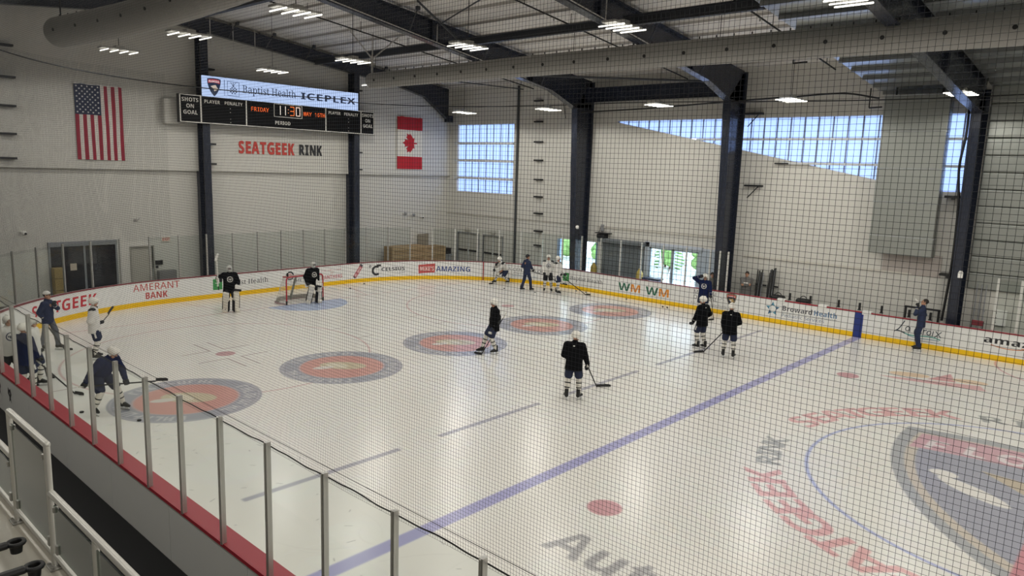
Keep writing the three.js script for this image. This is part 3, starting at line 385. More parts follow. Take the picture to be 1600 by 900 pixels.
{ const l4 = (z) => 10.3 + 0.12 * z; frame(25.72, 'navy steel portal frame under the foil ceiling', { base: -13.75, knee: [-13.3, 8.75], bot: [[-11.4, l4(-11.4)], [-5, l4(-5)], [4.5, 10.9]], low: l4, top: (z) => roofY(Math.min(z, 9 - z)) - 0.6, eave: 9.6, w: 0.34, stiff: [-8], brace: [] }); }
frame(34.5, 'navy steel portal frame past mid rink', { ...mk(-13.0, 9.45), base: -13.45, w: 0.36 });
{ // end frame
  const t = thing('portal_frame', 'navy steel end frame running down the end wall', 'steel frame'), x = -2.72, l1 = (z) => 11.8 + 0.112 * z, w = 0.3, top = (z) => roofY(z) - 0.17;
  const b = [[-13.95, 9.0], [-12, 10.25], [-10, l1(-10)], [4.5, 12.3], [19, 10.7]];
  part('rafter', [plateYZ([...b.slice(0, 4), [4.5, top(4.5)], [-13.95, top(-13.95)]], x, 0.03), ...[0, 1, 2].map((i) => flangeYZ(b[i], b[i + 1], x, w))], M.steel, t);
  part('rafter', [plateYZ([b[3], b[4], [19, top(19)], [4.5, top(4.5)]], x, 0.03), flangeYZ(b[3], b[4], x, w)], M.steel, t);
  for (const z of [1.5, -6.95]) part('post', [bx(-2.5, -2.46, 0, l1(z), z - 0.17, z + 0.17), bx(-3.02, -2.5, 0, l1(z), z - 0.015, z + 0.015), bx(-3.28, -3.06, 0, 5.6, z - 0.17, z + 0.17), bx(-3.06, -2.98, 0, l1(z), z - 0.17, z + 0.17)], M.steel, t);
  part('post_stub', bx(-2.9, -2.55, 8.9, 9.3, -14.2, -13.8), M.steel, t);
  for (const z of [0.2, -1.7, -3.9, -6.2, -8.5, -10.6]) part('flange_brace', [rod(V(x + 0.1, l1(z) + 0.05, z), V(x + 0.6, roofY(z) - 0.12, z - 0.15), 0.028, 6), rbx(0.14, 0.14, 0.14, 0.02, x + 0.62, roofY(z) - 0.16, z - 0.16)], M.strut, t);
  for (const z of [1.2, 0.1, -1.0]) part('hanger', rod(V(x + 0.3, l1(z) - 0.5, z), V(x + 0.3, roofY(z) - 0.1, z), 0.02, 5), M.purlin, t);
}
// struts along the building
const ibeam = (x0, x1, y, z, h, w) => [bx(x0, x1, y - h / 2, y + h / 2, z - 0.012, z + 0.012), bx(x0, x1, y + h / 2 - 0.02, y + h / 2, z - w / 2, z + w / 2), bx(x0, x1, y - h / 2, y - h / 2 + 0.02, z - w / 2, z + w / 2)];
solo('eave_strut', 'deep navy eave beam between the two tall columns', 'beam', ibeam(8.05, 16.1, 10.05, -13.7, 0.72, 0.25), M.steel);
solo('roof_strut', 'dark roof strut between end frame and first portal frame', 'beam', ibeam(-2.55, 7.7, 11.32, -4.4, 0.3, 0.2), M.strut);
solo('roof_strut', 'dark roof strut between the two portal frames in mid roof', 'beam', ibeam(8.05, 16.1, 11.32, -4.4, 0.3, 0.2), M.strut);
solo('roof_strut', 'dark roof strut running on to the edge of the foil ceiling', 'beam', ibeam(16.5, 21.6, 11.32, -4.4, 0.34, 0.22), M.strut);
solo('roof_strut', 'dark roof strut above the end wall flag', 'beam', ibeam(-2.55, 7.7, 12.15, 2.9, 0.32, 0.22), M.strut);
solo('tie_rod', 'thin slanting brace rod from the end frame', 'rod', rod(V(-2.4, 11.3, -11), V(3.5, 10.6, -13.9), 0.03, 6), M.strut);
solo('tie_rod', 'thin slanting brace rod crossing the middle bay', 'rod', rod(V(8.1, 11.9, -3.4), V(16.0, 11.9, 0.4), 0.03, 6), M.strut);
solo('tie_rod', 'short brace rod beside the first portal frame', 'rod', rod(V(8.0, 11.1, -5.4), V(9.4, 12.3, -1.2), 0.045, 6), M.strut);
solo('tie_rod', 'long brace rod under the eave in the middle bay', 'rod', rod(V(8.3, 10.55, -9.3), V(15.9, 10.2, -12.4), 0.05, 6), M.strut);
for (const [x, lab] of [[4.6, 'sprinkler pipe over the goal end'], [14.0, 'sprinkler pipe over the emblem row'], [20.6, 'sprinkler pipe close to the foil ceiling']]) {
  const t = thing('sprinkler_pipe', 'thin dark ' + lab, 'pipe', [x, 0, 0]); const y = (z) => 12.02 + 0.11 * z;
  part('pipe', rod(V(0, y(-13.5), -13.5), V(0, y(4.5), 4.5), 0.03, 8), M.dark, t);
  for (let z = -12.5; z < 4; z += 2.6) { part('drop', rod(V(0, y(z) - 0.02, z), V(0, y(z) + 0.42, z), 0.015, 5), M.dark, t); part('sprinkler_head', rod(V(0, y(z + 1) - 0.12, z + 1), V(0, y(z + 1), z + 1), 0.03, 6), M.alu, t); }
}
for (const [x, y0, lab] of [[7.62, -1, 'pale conduit along the first portal rafter'], [16.08, 0, 'pale conduit along the second portal rafter']]) solo('conduit', lab, 'pipe', [rod(V(x + 0.42, low(-9) + 0.05, -9), V(x + 0.42, low(4) + 0.0, 4), 0.022, 6), rod(V(x + 0.42, low(-3.4) + 0.02, -3.4), V(x + 0.44, low(-3.4) + 0.75, -3.4), 0.02, 6)], M.purlin);
// speakers on the frames
for (const [x, z, lab] of [[7.3, -6.2, 'round black loudspeaker under the first portal rafter'], [15.75, -6.3, 'round black loudspeaker under the second portal rafter']]) { const t = thing('loudspeaker', lab, 'speaker', [x, 10.45, z]); part('horn', new THREE.LatheGeometry([[0.02, 0.42], [0.2, 0.4], [0.34, 0.25], [0.38, 0.05], [0.36, 0], [0.3, 0.03]].map((p) => new THREE.Vector2(...p)), 20), M.black, t); part('yoke', [rod(V(0, 0.4, 0), V(0, 0.62, 0), 0.03, 6), bx(-0.06, 0.06, 0.58, 0.66, -0.06, 0.06)], M.dark, t); }

// ------------------------------------------------------------ air ducts
function duct(name, label, pts, r0, r1, holes) {
  const t = thing(name, label, 'duct'), c = new THREE.CatmullRomCurve3(pts), N = 90, n = 24, pos = [], idx = [], L = c.getLength();
  const ring = (u, k) => { const p = c.getPointAt(u), d = c.getTangentAt(u), side = d.clone().cross(V(0, 1, 0)).normalize(), up = side.clone().cross(d).normalize(); const r = (r0 + (r1 - r0) * u) * k; for (let j = 0; j < n; j++) { const a = j / n * Math.PI * 2; const q = p.clone().addScaledVector(side, Math.cos(a) * r).addScaledVector(up, Math.sin(a) * r); pos.push(q.x, q.y, q.z); } };
  const caps = [[0.0, 0.55], [0.15, 0.8], [0.4, 0.95], [0.75, 1]];
  const us = [], ks = []; for (const [d, k] of caps) { us.push(d * r0 / L * 0.55); ks.push(k); } for (let i = 1; i <= N; i++) { us.push(0.02 + 0.98 * i / N); ks.push(1 + 0.006 * Math.sin(i * 1.7)); }
  us.forEach((u, i) => ring(Math.min(1, u), ks[i])); const R_ = us.length;
  for (let i = 0; i < R_ - 1; i++) for (let j = 0; j < n; j++) { const a = i * n + j, b = i * n + (j + 1) % n; idx.push(a, a + n, b, b, a + n, b + n); }
  for (const i of [0, R_ - 1]) { const p = c.getPointAt(i ? 1 : 0), k = pos.length / 3; pos.push(p.x, p.y, p.z); for (let j = 0; j < n; j++) { const a = i * n + j, b = i * n + (j + 1) % n; i ? idx.push(k, b, a) : idx.push(k, a, b); } }
  const g = new THREE.BufferGeometry(); g.setAttribute('position', new THREE.Float32BufferAttribute(pos, 3)); g.setIndex(idx); g.computeVertexNormals(); part('fabric_tube', g, M.duct, t);
  for (const [u, ang] of holes) { const p = c.getPointAt(u), d = c.getTangentAt(u), side = d.clone().cross(V(0, 1, 0)).normalize(), up = side.clone().cross(d).normalize(), r = r0 + (r1 - r0) * u, nn = side.multiplyScalar(Math.cos(ang)).addScaledVector(up, Math.sin(ang)); const a = p.clone().addScaledVector(nn, r - 0.03), b = p.clone().addScaledVector(nn, r + 0.012); part('nozzle', rod(a, b, 0.055, 10), M.black, t); }
  for (let i = 0; i < L / 0.55; i++) { const u = (i + 0.5) * 0.55 / L; if (u > 1) break; const p = c.getPointAt(u), r = r0 + (r1 - r0) * u; part('hanger_clip', bx(p.x - 0.015, p.x + 0.015, p.y + r - 0.02, p.y + r + 0.07, p.z - 0.012, p.z + 0.012), M.dark, t); }
  return t;
}
{
  const h = []; for (let i = 0; i < 26; i++) h.push([0.02 + i * 0.0385, -0.12]);
  duct('fabric_duct', 'long grey fabric air duct crossing under the roof frames', [V(4.05, 9.86, -3), V(12, 9.87, -3), V(20, 9.82, -3), V(29, 9.72, -3), V(40, 9.7, -3)], 0.335, 0.44, h);
  const h2 = []; for (let i = 0; i < 9; i++) h2.push([0.05 + i * 0.09, -0.1]);
  duct('fabric_duct', 'shorter grey fabric air duct ending above the end wall flag', [V(2.2, 10.3, 8.85), V(4.5, 10.36, 8.45), V(8, 10.44, 8.0), V(13, 10.75, 7.6), V(18, 11.1, 7.5)], 0.5, 0.5, h2);
  const hg = thing('duct_hanger', 'branching pipe bracket holding up the end of the long duct', 'bracket', [4.2, 10.2, -3.0]);
  part('stem', rod(V(0, 0, 0), V(0, 0.75, 0), 0.05, 8), M.purlin, hg); for (const [x, y, z] of [[-0.3, 1.75, 1.05], [-0.55, 1.7, 0.75], [0.05, 1.7, 0], [0.9, 1.55, -0.75]]) part('arm', rod(V(0, 0.6, 0), V(x, y, z), 0.035, 6), M.purlin, hg); part('shoe', rbx(0.12, 0.3, 0.12, 0.03, -0.05, -0.12, 0), M.dark, hg);
  solo('hanger_rod', 'single steel rod holding the rounded end of the shorter duct', 'rod', rod(V(2.6, 10.78, 8.8), V(2.6, 12.6, 8.8), 0.025, 6), M.dark);
}

// ------------------------------------------------------------ lamps: four tubes under a tray, with the light they give
{
  const tubeM = new THREE.MeshStandardMaterial({ color: 0xffffff, emissive: new THREE.Color().setRGB(1, 0.97, 0.86), emissiveIntensity: 1.0, roughness: 0.5 });
  const tg = new THREE.CapsuleGeometry(0.022, 0.8, 3, 8); tg.rotateZ(Math.PI / 2);
  const tray = rbx(0.42, 0.07, 1.35, 0.02, 0, 0.08, 0), lid = rbx(0.3, 0.1, 0.3, 0.02, 0, 0.15, 0);
  const where = { '6.7': ['in the row nearest the near boards', ['above the US flag end', 'left of the duct tip', 'over the left emblem']], };
  LAMP_ROWS.forEach(([z, y], r) => LAMP_X.forEach((x, i) => {
    if (false) return;
    const rows = ['second row', 'third row over mid ice', 'row behind the long duct', 'row along the far boards', 'near row', 'row behind the stand'], cols = ['first', 'second', 'third', 'fourth', 'fifth', 'sixth', 'seventh', 'eighth', 'ninth', 'tenth'];
    const zz = (r === 2 && i === 0) ? -5.0 : z, xx = (r === 3) ? [1.8, 7.8, 14.1, 19.95, 25.65][i] ?? x : x;
    const t = thing('ceiling_light', `lit four-tube hanging lamp, ${cols[i]} from the end wall in the ${rows[r]}`, 'light', [xx, y, zz], 0, 'four-tube lamps under the roof');
    part('tray', tray, M.alu, t); part('driver', lid, M.alu, t); for (let k = 0; k < 4; k++) { const m = part('tube', tg, tubeM, t); m.position.set(0, 0, -0.51 + 0.34 * k); }
    part('suspension', rod(V(0, 0.2, 0), V(0, roofY(zz) - y - 0.02, 0), 0.012, 5), M.dark, t);
    const l = new THREE.SpotLight(LAMP_COLOR, LAMP_POWER, 0, 1.5, 0.12, 2); l.position.set(xx, y - 0.09, zz); l.target.position.set(xx, 0, zz); l.castShadow = true; l.shadow.radius = 16; l.name = 'lamp_light'; scene.add(l); scene.add(l.target); l.target.name = 'lamp_aim';
  }));
}
// ------------------------------------------------------------ scoreboard and screen on the end wall
{
  const Z0 = 2.82, Z1 = -7.93, W = Z0 - Z1, H = 1.24, X = -2.35, k = 150;
  const t = thing('scoreboard', 'black hockey scoreboard with white dividers and orange digits on the end wall', 'scoreboard', [X, 7.8, (Z0 + Z1) / 2]);
  const cuts = [2.83, 1.84, -0.37, -4.8, -7.04, -7.95].map((z) => (Z0 - z) * k);
  const face = canvasTex(Math.round(W * k), Math.round(H * k), (c, w, h) => {
    c.fillStyle = '#0a0b0e'; c.fillRect(0, 0, w, h); c.fillStyle = '#d8d6cf'; c.textAlign = 'center'; c.textBaseline = 'middle';
    for (const x of cuts.slice(1, 5)) c.fillRect(x - 5, 0, 10, h); c.fillRect(0, 0, w, 6); c.fillRect(0, h - 6, w, 6); c.fillRect(0, 0, 8, h); c.fillRect(w - 8, 0, 8, h);
    const tx = (s, x, y, sz, col = '#d8d6cf') => { c.font = `bold ${sz}px sans-serif`; c.fillStyle = col; c.fillText(s, x, y); };
    for (const [a, b] of [[cuts[0], cuts[1]], [cuts[4], cuts[5]]]) { const m = (a + b) / 2; tx('SHOTS', m, 34, 38); tx('ON', m, 76, 38); tx('GOAL', m, 118, 38); }
    for (const [a, b] of [[cuts[1], cuts[2]], [cuts[3], cuts[4]]]) { const d = b - a; tx('PLAYER', a + d * 0.24, 36, 32); tx('PENALTY', a + d * 0.71, 36, 32); c.fillStyle = '#d8d6cf'; for (const y of [70, 96, 142, 166]) c.fillRect(a + d * 0.63, y, 5, 5); }
    tx('PERIOD', (Z0 + 2.3) * k, h - 40, 36); c.strokeStyle = '#d8d6cf'; c.lineWidth = 5; c.strokeRect((Z0 + 1.84) * k, 8, 1.55 * k, 0.62 * k);
  });
  const glow = canvasTex(Math.round(W * k), Math.round(H * k), (c, w, h) => {
    c.fillStyle = '#000'; c.fillRect(0, 0, w, h); c.textBaseline = 'middle'; c.textAlign = 'center';
    const seg = (x, y, s, on, col) => { c.strokeStyle = col; c.lineWidth = 6; c.lineCap = 'round'; const a = s * 0.5; const L = [[[0, 0], [a, 0]], [[a, 0], [a, a]], [[a, a], [a, 2 * a]], [[0, 2 * a], [a, 2 * a]], [[0, a], [0, 2 * a]], [[0, 0], [0, a]], [[0, a], [a, a]]]; for (const i of on) { c.beginPath(); c.moveTo(x + L[i][0][0], y + L[i][0][1]); c.lineTo(x + L[i][1][0], y + L[i][1][1]); c.stroke(); } };
    const x0 = (Z0 + 1.84) * k; seg(x0 + 20, 22, 62, [1, 2], '#f2e9dc'); seg(x0 + 62, 22, 62, [1, 2], '#f2e9dc'); c.fillStyle = '#f2a070'; c.fillRect(x0 + 114, 40, 6, 6); c.fillRect(x0 + 114, 64, 6, 6); seg(x0 + 134, 22, 62, [0, 1, 2, 3, 6], '#f27a3a'); seg(x0 + 184, 22, 62, [0, 1, 2, 3, 4, 5], '#f2d6c6');
    c.fillStyle = '#e8632a'; c.font = 'bold 40px monospace'; c.save(); c.translate((Z0 + 1.08) * k, 60); c.fillText('FRIDAY', 0, 0); c.restore(); c.fillText('MAY 16TH', (Z0 + 4.12) * k, 64);
  });
  const g = new THREE.PlaneGeometry(W, H); g.rotateY(Math.PI / 2); g.translate(0.131, H / 2, 0);
  part('face', g, new THREE.MeshPhysicalMaterial({ map: face, roughness: 0.7, specularIntensity: 0.3, emissive: 0xffffff, emissiveMap: glow, emissiveIntensity: 0.6 }), t);
  part('cabinet', rbx(0.26, H + 0.04, W + 0.04, 0.02, 0, H / 2, 0), M.black, t);
  part('side_box', rbx(0.3, 1.1, 0.9, 0.02, -0.45, 0.45, W / 2 + 0.05), mat('#b9b7b0', 0.6), t);
  const lw = 8.62, lh = 0.93, s2 = thing('display_screen', 'long lit blue-white display strip above the scoreboard', 'screen', [-2.3, 9.02, (1.79 - 6.83) / 2]);
  const ledDraw = (c, w, h) => {
    const gr = '#b7cdf5'; c.fillStyle = gr; c.fillRect(0, 0, w, h); const kx = w / lw; const X_ = (z) => (1.79 - z) * kx;
    c.fillStyle = '#1c2942'; c.save(); c.translate(X_(1.2), h * 0.5); c.scale(h * 0.75, h * 0.75); const sh = (t) => { c.beginPath(); c.moveTo(-0.46 * t, -0.5 * t); c.quadraticCurveTo(0, -0.62 * t, 0.46 * t, -0.5 * t); c.quadraticCurveTo(0.46 * t, 0.2 * t, 0, 0.62 * t); c.quadraticCurveTo(-0.46 * t, 0.2 * t, -0.46 * t, -0.5 * t); c.fill(); }; sh(1); c.fillStyle = '#a5404b'; c.beginPath(); c.moveTo(-0.4, -0.44); c.quadraticCurveTo(0, -0.55, 0.4, -0.44); c.lineTo(0.4, -0.2); c.quadraticCurveTo(0, -0.32, -0.4, -0.2); c.fill(); c.fillStyle = '#c8b8a8'; c.beginPath(); c.moveTo(-0.25, -0.02); c.lineTo(0.1, -0.14); c.lineTo(0.28, 0.14); c.lineTo(0.02, 0.3); c.lineTo(-0.05, 0.12); c.fill(); c.scale(0.01, 0.01); c.fillStyle = '#e8dede'; c.font = 'bold 17px sans-serif'; c.textAlign = 'center'; c.fillText('FLORIDA', 0, -28); c.restore();
    c.strokeStyle = '#33456a'; c.lineWidth = 3; c.beginPath(); c.moveTo(X_(0.7), 14); c.lineTo(X_(0.7), h - 14); c.stroke(); c.strokeRect(X_(0.55), h * 0.16, X_(-0.02) - X_(0.55), h * 0.7);
    c.fillStyle = '#26334f'; for (let j = 0; j < 6; j++) for (let i = 0; i < 5; i++) if ((i + j) % 2 === 0 && Math.hypot((i - 2) / 2.2, (j - 3) / 3.2) < 1) c.fillRect(X_(0.43) + i * 10, h * 0.36 + j * 9, 9, 8); c.strokeStyle = '#26334f'; for (const s of [-1, 0, 1]) { c.beginPath(); c.moveTo(X_(0.27), h * 0.36); c.quadraticCurveTo(X_(0.27) + s * 12, h * 0.26, X_(0.27) + s * 18, h * 0.2); c.stroke(); }
    const wd = (t, z0, z1, y, size, font) => { c.font = font.replace('#', size); const m = c.measureText(t).width; c.save(); c.translate(X_(z0), y); c.scale((X_(z1) - X_(z0)) / m, 1); c.fillStyle = '#1e2a42'; c.textAlign = 'left'; c.fillText(t, 0, 0); c.restore(); };
    wd('Baptist Health', -0.18, -3.05, h * 0.64, Math.round(h * 0.52), '#px serif'); wd('ICEPLEX', -3.3, -6.65, h * 0.66, Math.round(h * 0.5), 'bold #px sans-serif');
  };
  const lt = canvasTex(1240, 134, ledDraw); const lg = new THREE.PlaneGeometry(lw, lh); lg.rotateY(Math.PI / 2); lg.translate(0.101, lh / 2, 0);
  part('screen_face', lg, new THREE.MeshPhysicalMaterial({ color: 0x111111, roughness: 0.4, emissive: 0xffffff, emissiveMap: lt, emissiveIntensity: 0.5 }), s2); part('housing', rbx(0.2, lh + 0.03, lw + 0.03, 0.01, 0, lh / 2, 0), M.black, s2);
  const l = new THREE.RectAreaLight(new THREE.Color().setRGB(0.5, 0.65, 1), 0.3, lw, lh); l.position.set(-2.18, 9.02 + lh / 2, -2.52); l.lookAt(10, 9.02 + lh / 2, -2.52); l.rotateY(0); scene.add(l); l.name = 'screen_light';
}
// ------------------------------------------------------------ flags, wall lettering
function flag(name, label, z, y, w, h, draw) {
  const nu = 24, nv = 30, th = 0.006, t = canvasTex(512, Math.round(512 * h / w), draw), g = new THREE.PlaneGeometry(w, h, nu, nv), p = g.attributes.position;
  for (let i = 0; i < p.count; i++) p.setZ(i, 0.02 * Math.sin(p.getX(i) * 9 + p.getY(i) * 0.7) + 0.012 * Math.sin(p.getX(i) * 4 - p.getY(i) * 1.9));
  g.computeVertexNormals(); g.rotateY(Math.PI / 2); const b = g.clone(); b.translate(-th, 0, 0);
  const o = thing(name, label, 'flag', [-2.98, y, z]); part('cloth', g, new THREE.MeshPhysicalMaterial({ map: t, roughness: 0.85, sheen: 0.3 }), o); part('header', rod(V(0, h / 2, -w / 2), V(0, h / 2, w / 2), 0.02, 8), M.white, o); return o;
}
flag('american_flag', 'red and white striped flag with blue starred canton hanging upright', 5.9, 7.55, 1.86, 3.13, (c, w, h) => { for (let i = 0; i < 13; i++) { c.fillStyle = i % 2 ? '#d9d3cd' : '#98243a'; c.fillRect(w - (i + 1) * w / 13, 0, w / 13 + 1, h); } c.fillStyle = '#262f4a'; c.fillRect(0, 0, w * 7 / 13, h * 0.4); c.fillStyle = '#e2dfdc'; const star = (x, y, r) => { c.beginPath(); for (let k = 0; k < 10; k++) { const a = k * Math.PI / 5 - Math.PI / 2, q = k % 2 ? r * 0.45 : r; c.lineTo(x + Math.cos(a) * q, y + Math.sin(a) * q); } c.fill(); }; for (let i = 0; i < 11; i++) for (let j = 0; j < 9; j++) if ((i + j) % 2 === 0) star((j + 0.9) * w * 7 / 13 / 9.8, (i + 0.9) * h * 0.4 / 11.8, 13); });
flag('canadian_flag', 'red and white maple leaf flag hanging upright near the corner', -11.12, 7.5, 1.9, 3.06, (c, w, h) => { c.fillStyle = '#dcd8cd'; c.fillRect(0, 0, w, h); c.fillStyle = '#b31f2b'; c.fillRect(0, 0, w, h * 0.25); c.fillRect(0, h * 0.76, w, h * 0.24); c.save(); c.translate(w * 0.5, h * 0.5); c.rotate(-Math.PI / 2); c.scale(w * 0.3, w * 0.3); const L = [[0, -1], [0.2, -0.62], [0.4, -0.72], [0.32, -0.2], [0.62, -0.5], [0.68, -0.34], [0.98, -0.38], [0.86, -0.08], [1, 0.02], [0.5, 0.42], [0.56, 0.62], [0.08, 0.54], [0.07, 0.98]]; c.beginPath(); for (const [x, y] of L) c.lineTo(x, y); for (const [x, y] of L.slice().reverse()) c.lineTo(-x, y); c.fill(); c.restore(); });
{
  const font = await new FontLoader().loadAsync('fonts/droid/droid_sans_bold.typeface.json');
  const t = thing('wall_sign', 'raised red and black lettering on the end wall under the scoreboard', 'sign', [-3.04, 6.42, -0.33]);
  const write = (txt, z0, z1, y0, h, m, lean) => { const gs = []; let adv = 0; for (const ch of txt) { const g = new TextGeometry(ch, { font, size: 1, depth: 0.02, curveSegments: 4, bevelEnabled: true, bevelThickness: 0.01, bevelSize: 0.028, bevelSegments: 1 }); g.computeBoundingBox(); gs.push([g, adv, ch]); adv += g.boundingBox.max.x + 0.1; } const k = (z0 - z1) / adv, ky = h; for (const [g, x] of gs) { g.translate(x, 0, 0); g.scale(k, ky, 1); if (lean) g.applyMatrix4(new THREE.Matrix4().makeShear(0, 0, lean, 0, 0, 0)); g.rotateY(Math.PI / 2); g.translate(0, y0, z0 + 0.33); part('letter', g, m, t); } };
  const redL = mat('#c4433a', 0.6), blkL = mat('#26272a', 0.6);
  write('SEATGEEK', -0.33, -3.46, 0.1, 0.58, redL, 0); write('RINK', -3.66, -5.12, 0.13, 0.52, blkL, 0);
  const bp = rbx(0.01, 1.7, 8.2, 0.004, -3.045, 6.75, -2.7); void bp;
  // exit sign
  const ex = thing('exit_sign', 'small lit exit sign above the plain grey door', 'sign', [-3.28, 2.3, 3.25]); const et = canvasTex(160, 90, (c) => { c.fillStyle = '#d9cfc2'; c.fillRect(0, 0, 160, 90); c.fillStyle = '#c2483a'; c.font = 'bold 66px sans-serif'; c.textAlign = 'center'; c.textBaseline = 'middle'; c.fillText('EXIT', 80, 48); });
  part('housing', rbx(0.06, 0.26, 0.42, 0.01, 0, 0.12, 0), M.white, ex); const eg = new THREE.PlaneGeometry(0.4, 0.24); eg.rotateY(Math.PI / 2); eg.translate(0.032, 0.12, 0); part('sign_face', eg, new THREE.MeshPhysicalMaterial({ map: et, roughness: 0.5 }), ex);
  for (const [x, lab] of [[-1.3, 'pale exit sign box above the farther double doors'], [0.9, 'pale exit sign box above the double doors by the downpipe']]) solo('exit_sign', lab, 'sign', [rbx(0.42, 0.2, 0.08, 0.01, x, 2.36, -14.44), rbx(0.36, 0.02, 0.1, 0.005, x, 2.25, -14.44)], mat('#bdbab2', 0.6));
}
{ // fittings on the end wall and far wall
  const c1 = thing('wall_camera', 'small white security camera on the end wall beside the flag side', 'camera', [-3.3, 2.98, 9.0]); part('mount', rod(V(0, 0, 0), V(0.14, 0, 0), 0.05, 10), M.white, c1); const c1b = part('camera_body', new THREE.SphereGeometry(0.1, 14, 10), M.white, c1); c1b.position.set(0.2, -0.03, -0.05); const lens = part('lens', new THREE.SphereGeometry(0.055, 12, 8), M.black, c1); lens.position.set(0.27, -0.05, -0.08);
  const f = thing('wall_fixture', 'little pronged metal fixture high on the end wall', 'fixture', [-3.3, 3.3, 4.55]); part('plate', rbx(0.04, 0.12, 0.16, 0.01, 0, 0, 0), M.purlin, f); for (const z of [-0.12, 0.02, 0.1]) part('prong', rod(V(0.02, 0, z * 0.5), V(0.18, 0.14, z), 0.015, 6), M.purlin, f);
  const p = thing('control_panel', 'dark wall control box under the exit sign', 'control box', [-3.29, 1.22, 3.6]); part('box', rbx(0.07, 0.2, 0.32, 0.015, 0.02, 0.12, 0), M.dark, p); part('screen', rbx(0.01, 0.12, 0.2, 0.004, 0.06, 0.13, -0.02), M.black, p); part('switch', rbx(0.06, 0.11, 0.1, 0.01, 0.02, -0.08, 0.1), M.dark, p);
  [[-10.95, 3.3], [-11.6, 3.22], [-12.3, 3.05]].forEach(([z, y], i) => { const t = thing('wall_fixture', ['leftmost of three small fixtures on the wall above the crates', 'middle one of three small fixtures above the crates', 'round dark-lensed fixture above the crates'][i], 'fixture', [-3.3, y, z]); part('mount', rod(V(0, 0, 0), V(0.12, 0, 0), 0.05, 8), M.white, t); part('arm', rod(V(0.1, 0, 0), V(0.2, 0.08 - 0.05 * i, 0.1), 0.03, 6), M.doorGrey, t); const b = part('head', new THREE.SphereGeometry(0.09, 12, 8), i === 2 ? M.white : M.doorGrey, t); b.position.set(0.2, -0.02, 0); if (i === 2) { const l = part('lens', new THREE.SphereGeometry(0.05, 10, 8), M.black, t); l.position.set(0.27, -0.03, 0.03); } });
  const h = thing('wall_heater', 'dark heater on a wall bracket beside the steel column', 'heater', [9.0, 2.75, -14.35]); part('shelf', bx(-0.25, 0.6, 0.22, 0.26, -0.14, 0.25), M.dark, h); part('heater_body', rbx(0.5, 0.22, 0.4, 0.04, 0.1, 0.08, 0.02), M.black, h); part('cable_box', rbx(0.18, 0.35, 0.1, 0.02, 0, 0.5, -0.08), M.doorGrey, h); part('arm', [rod(V(-0.1, 0.24, 0.1), V(-0.1, 0.6, -0.12), 0.015, 5)], M.dark, h);
  solo('alarm_light', 'small white round alarm light on the steel column', 'alarm', [new THREE.SphereGeometry(0.1, 14, 10).translate(8.1, 3.25, -13.42), rod(V(8.0, 3.25, -13.46), V(8.1, 3.25, -13.42), 0.07, 10)], M.white);
  solo('junction_box', 'small white box low on the column under the foil ceiling', 'box', [rbx(0.16, 0.22, 0.1, 0.02, 25.85, 2.85, -13.55), rbx(0.1, 0.05, 0.12, 0.01, 25.85, 2.98, -13.55)], M.white);
  const cb = [V(25.3, 9.2, -14.2), V(25.34, 8, -14.1), V(25.28, 6.8, -13.95), V(25.4, 5.5, -13.95), V(25.46, 4, -13.9), V(25.44, 2.6, -13.9), V(25.36, 1.0, -13.9)]; solo('power_cable', 'thick black cable snaking down beside the foil-clad shaft', 'cable', new THREE.TubeGeometry(new THREE.CatmullRomCurve3(cb), 60, 0.045, 8), M.black);
  for (const [x, y, lab] of [[25.2, 5.7, 'black cable bracket below the window sliver'], [25.35, 2.75, 'black cable bracket low beside the foil ceiling column']]) solo('cable_bracket', lab, 'bracket', [bx(x - 0.3, x + 0.25, y - 0.05, y + 0.03, -14.45, -14.0), bx(x - 0.05, x + 0.05, y - 0.12, y + 0.03, -14.1, -13.95)], M.black);
  solo('power_cable', 'long black cable looping under the ceiling towards the foil edge', 'cable', new THREE.TubeGeometry(new THREE.CatmullRomCurve3([V(8.3, 9.15, -13.05), V(12, 9.25, -13.3), V(16.0, 9.4, -13.2), V(19, 9.55, -13.6), V(21, 9.62, -13.9), V(22.2, 9.4, -14.1)]), 80, 0.035, 6), M.black);
  for (const [x, y, z, lab] of [[21.0, 10.1, -8.3, 'upper black hook hanging left of the foil ceiling'], [22.0, 9.0, -13.6, 'lower black hook hanging by the foil-clad shaft']]) solo('ceiling_hook', lab, 'hook', [rod(V(x, y, z), V(x, y + 0.75, z), 0.025, 6), rod(V(x, y, z), V(x + 0.45, y + 0.03, z - 0.1), 0.03, 6)], M.dark);
}
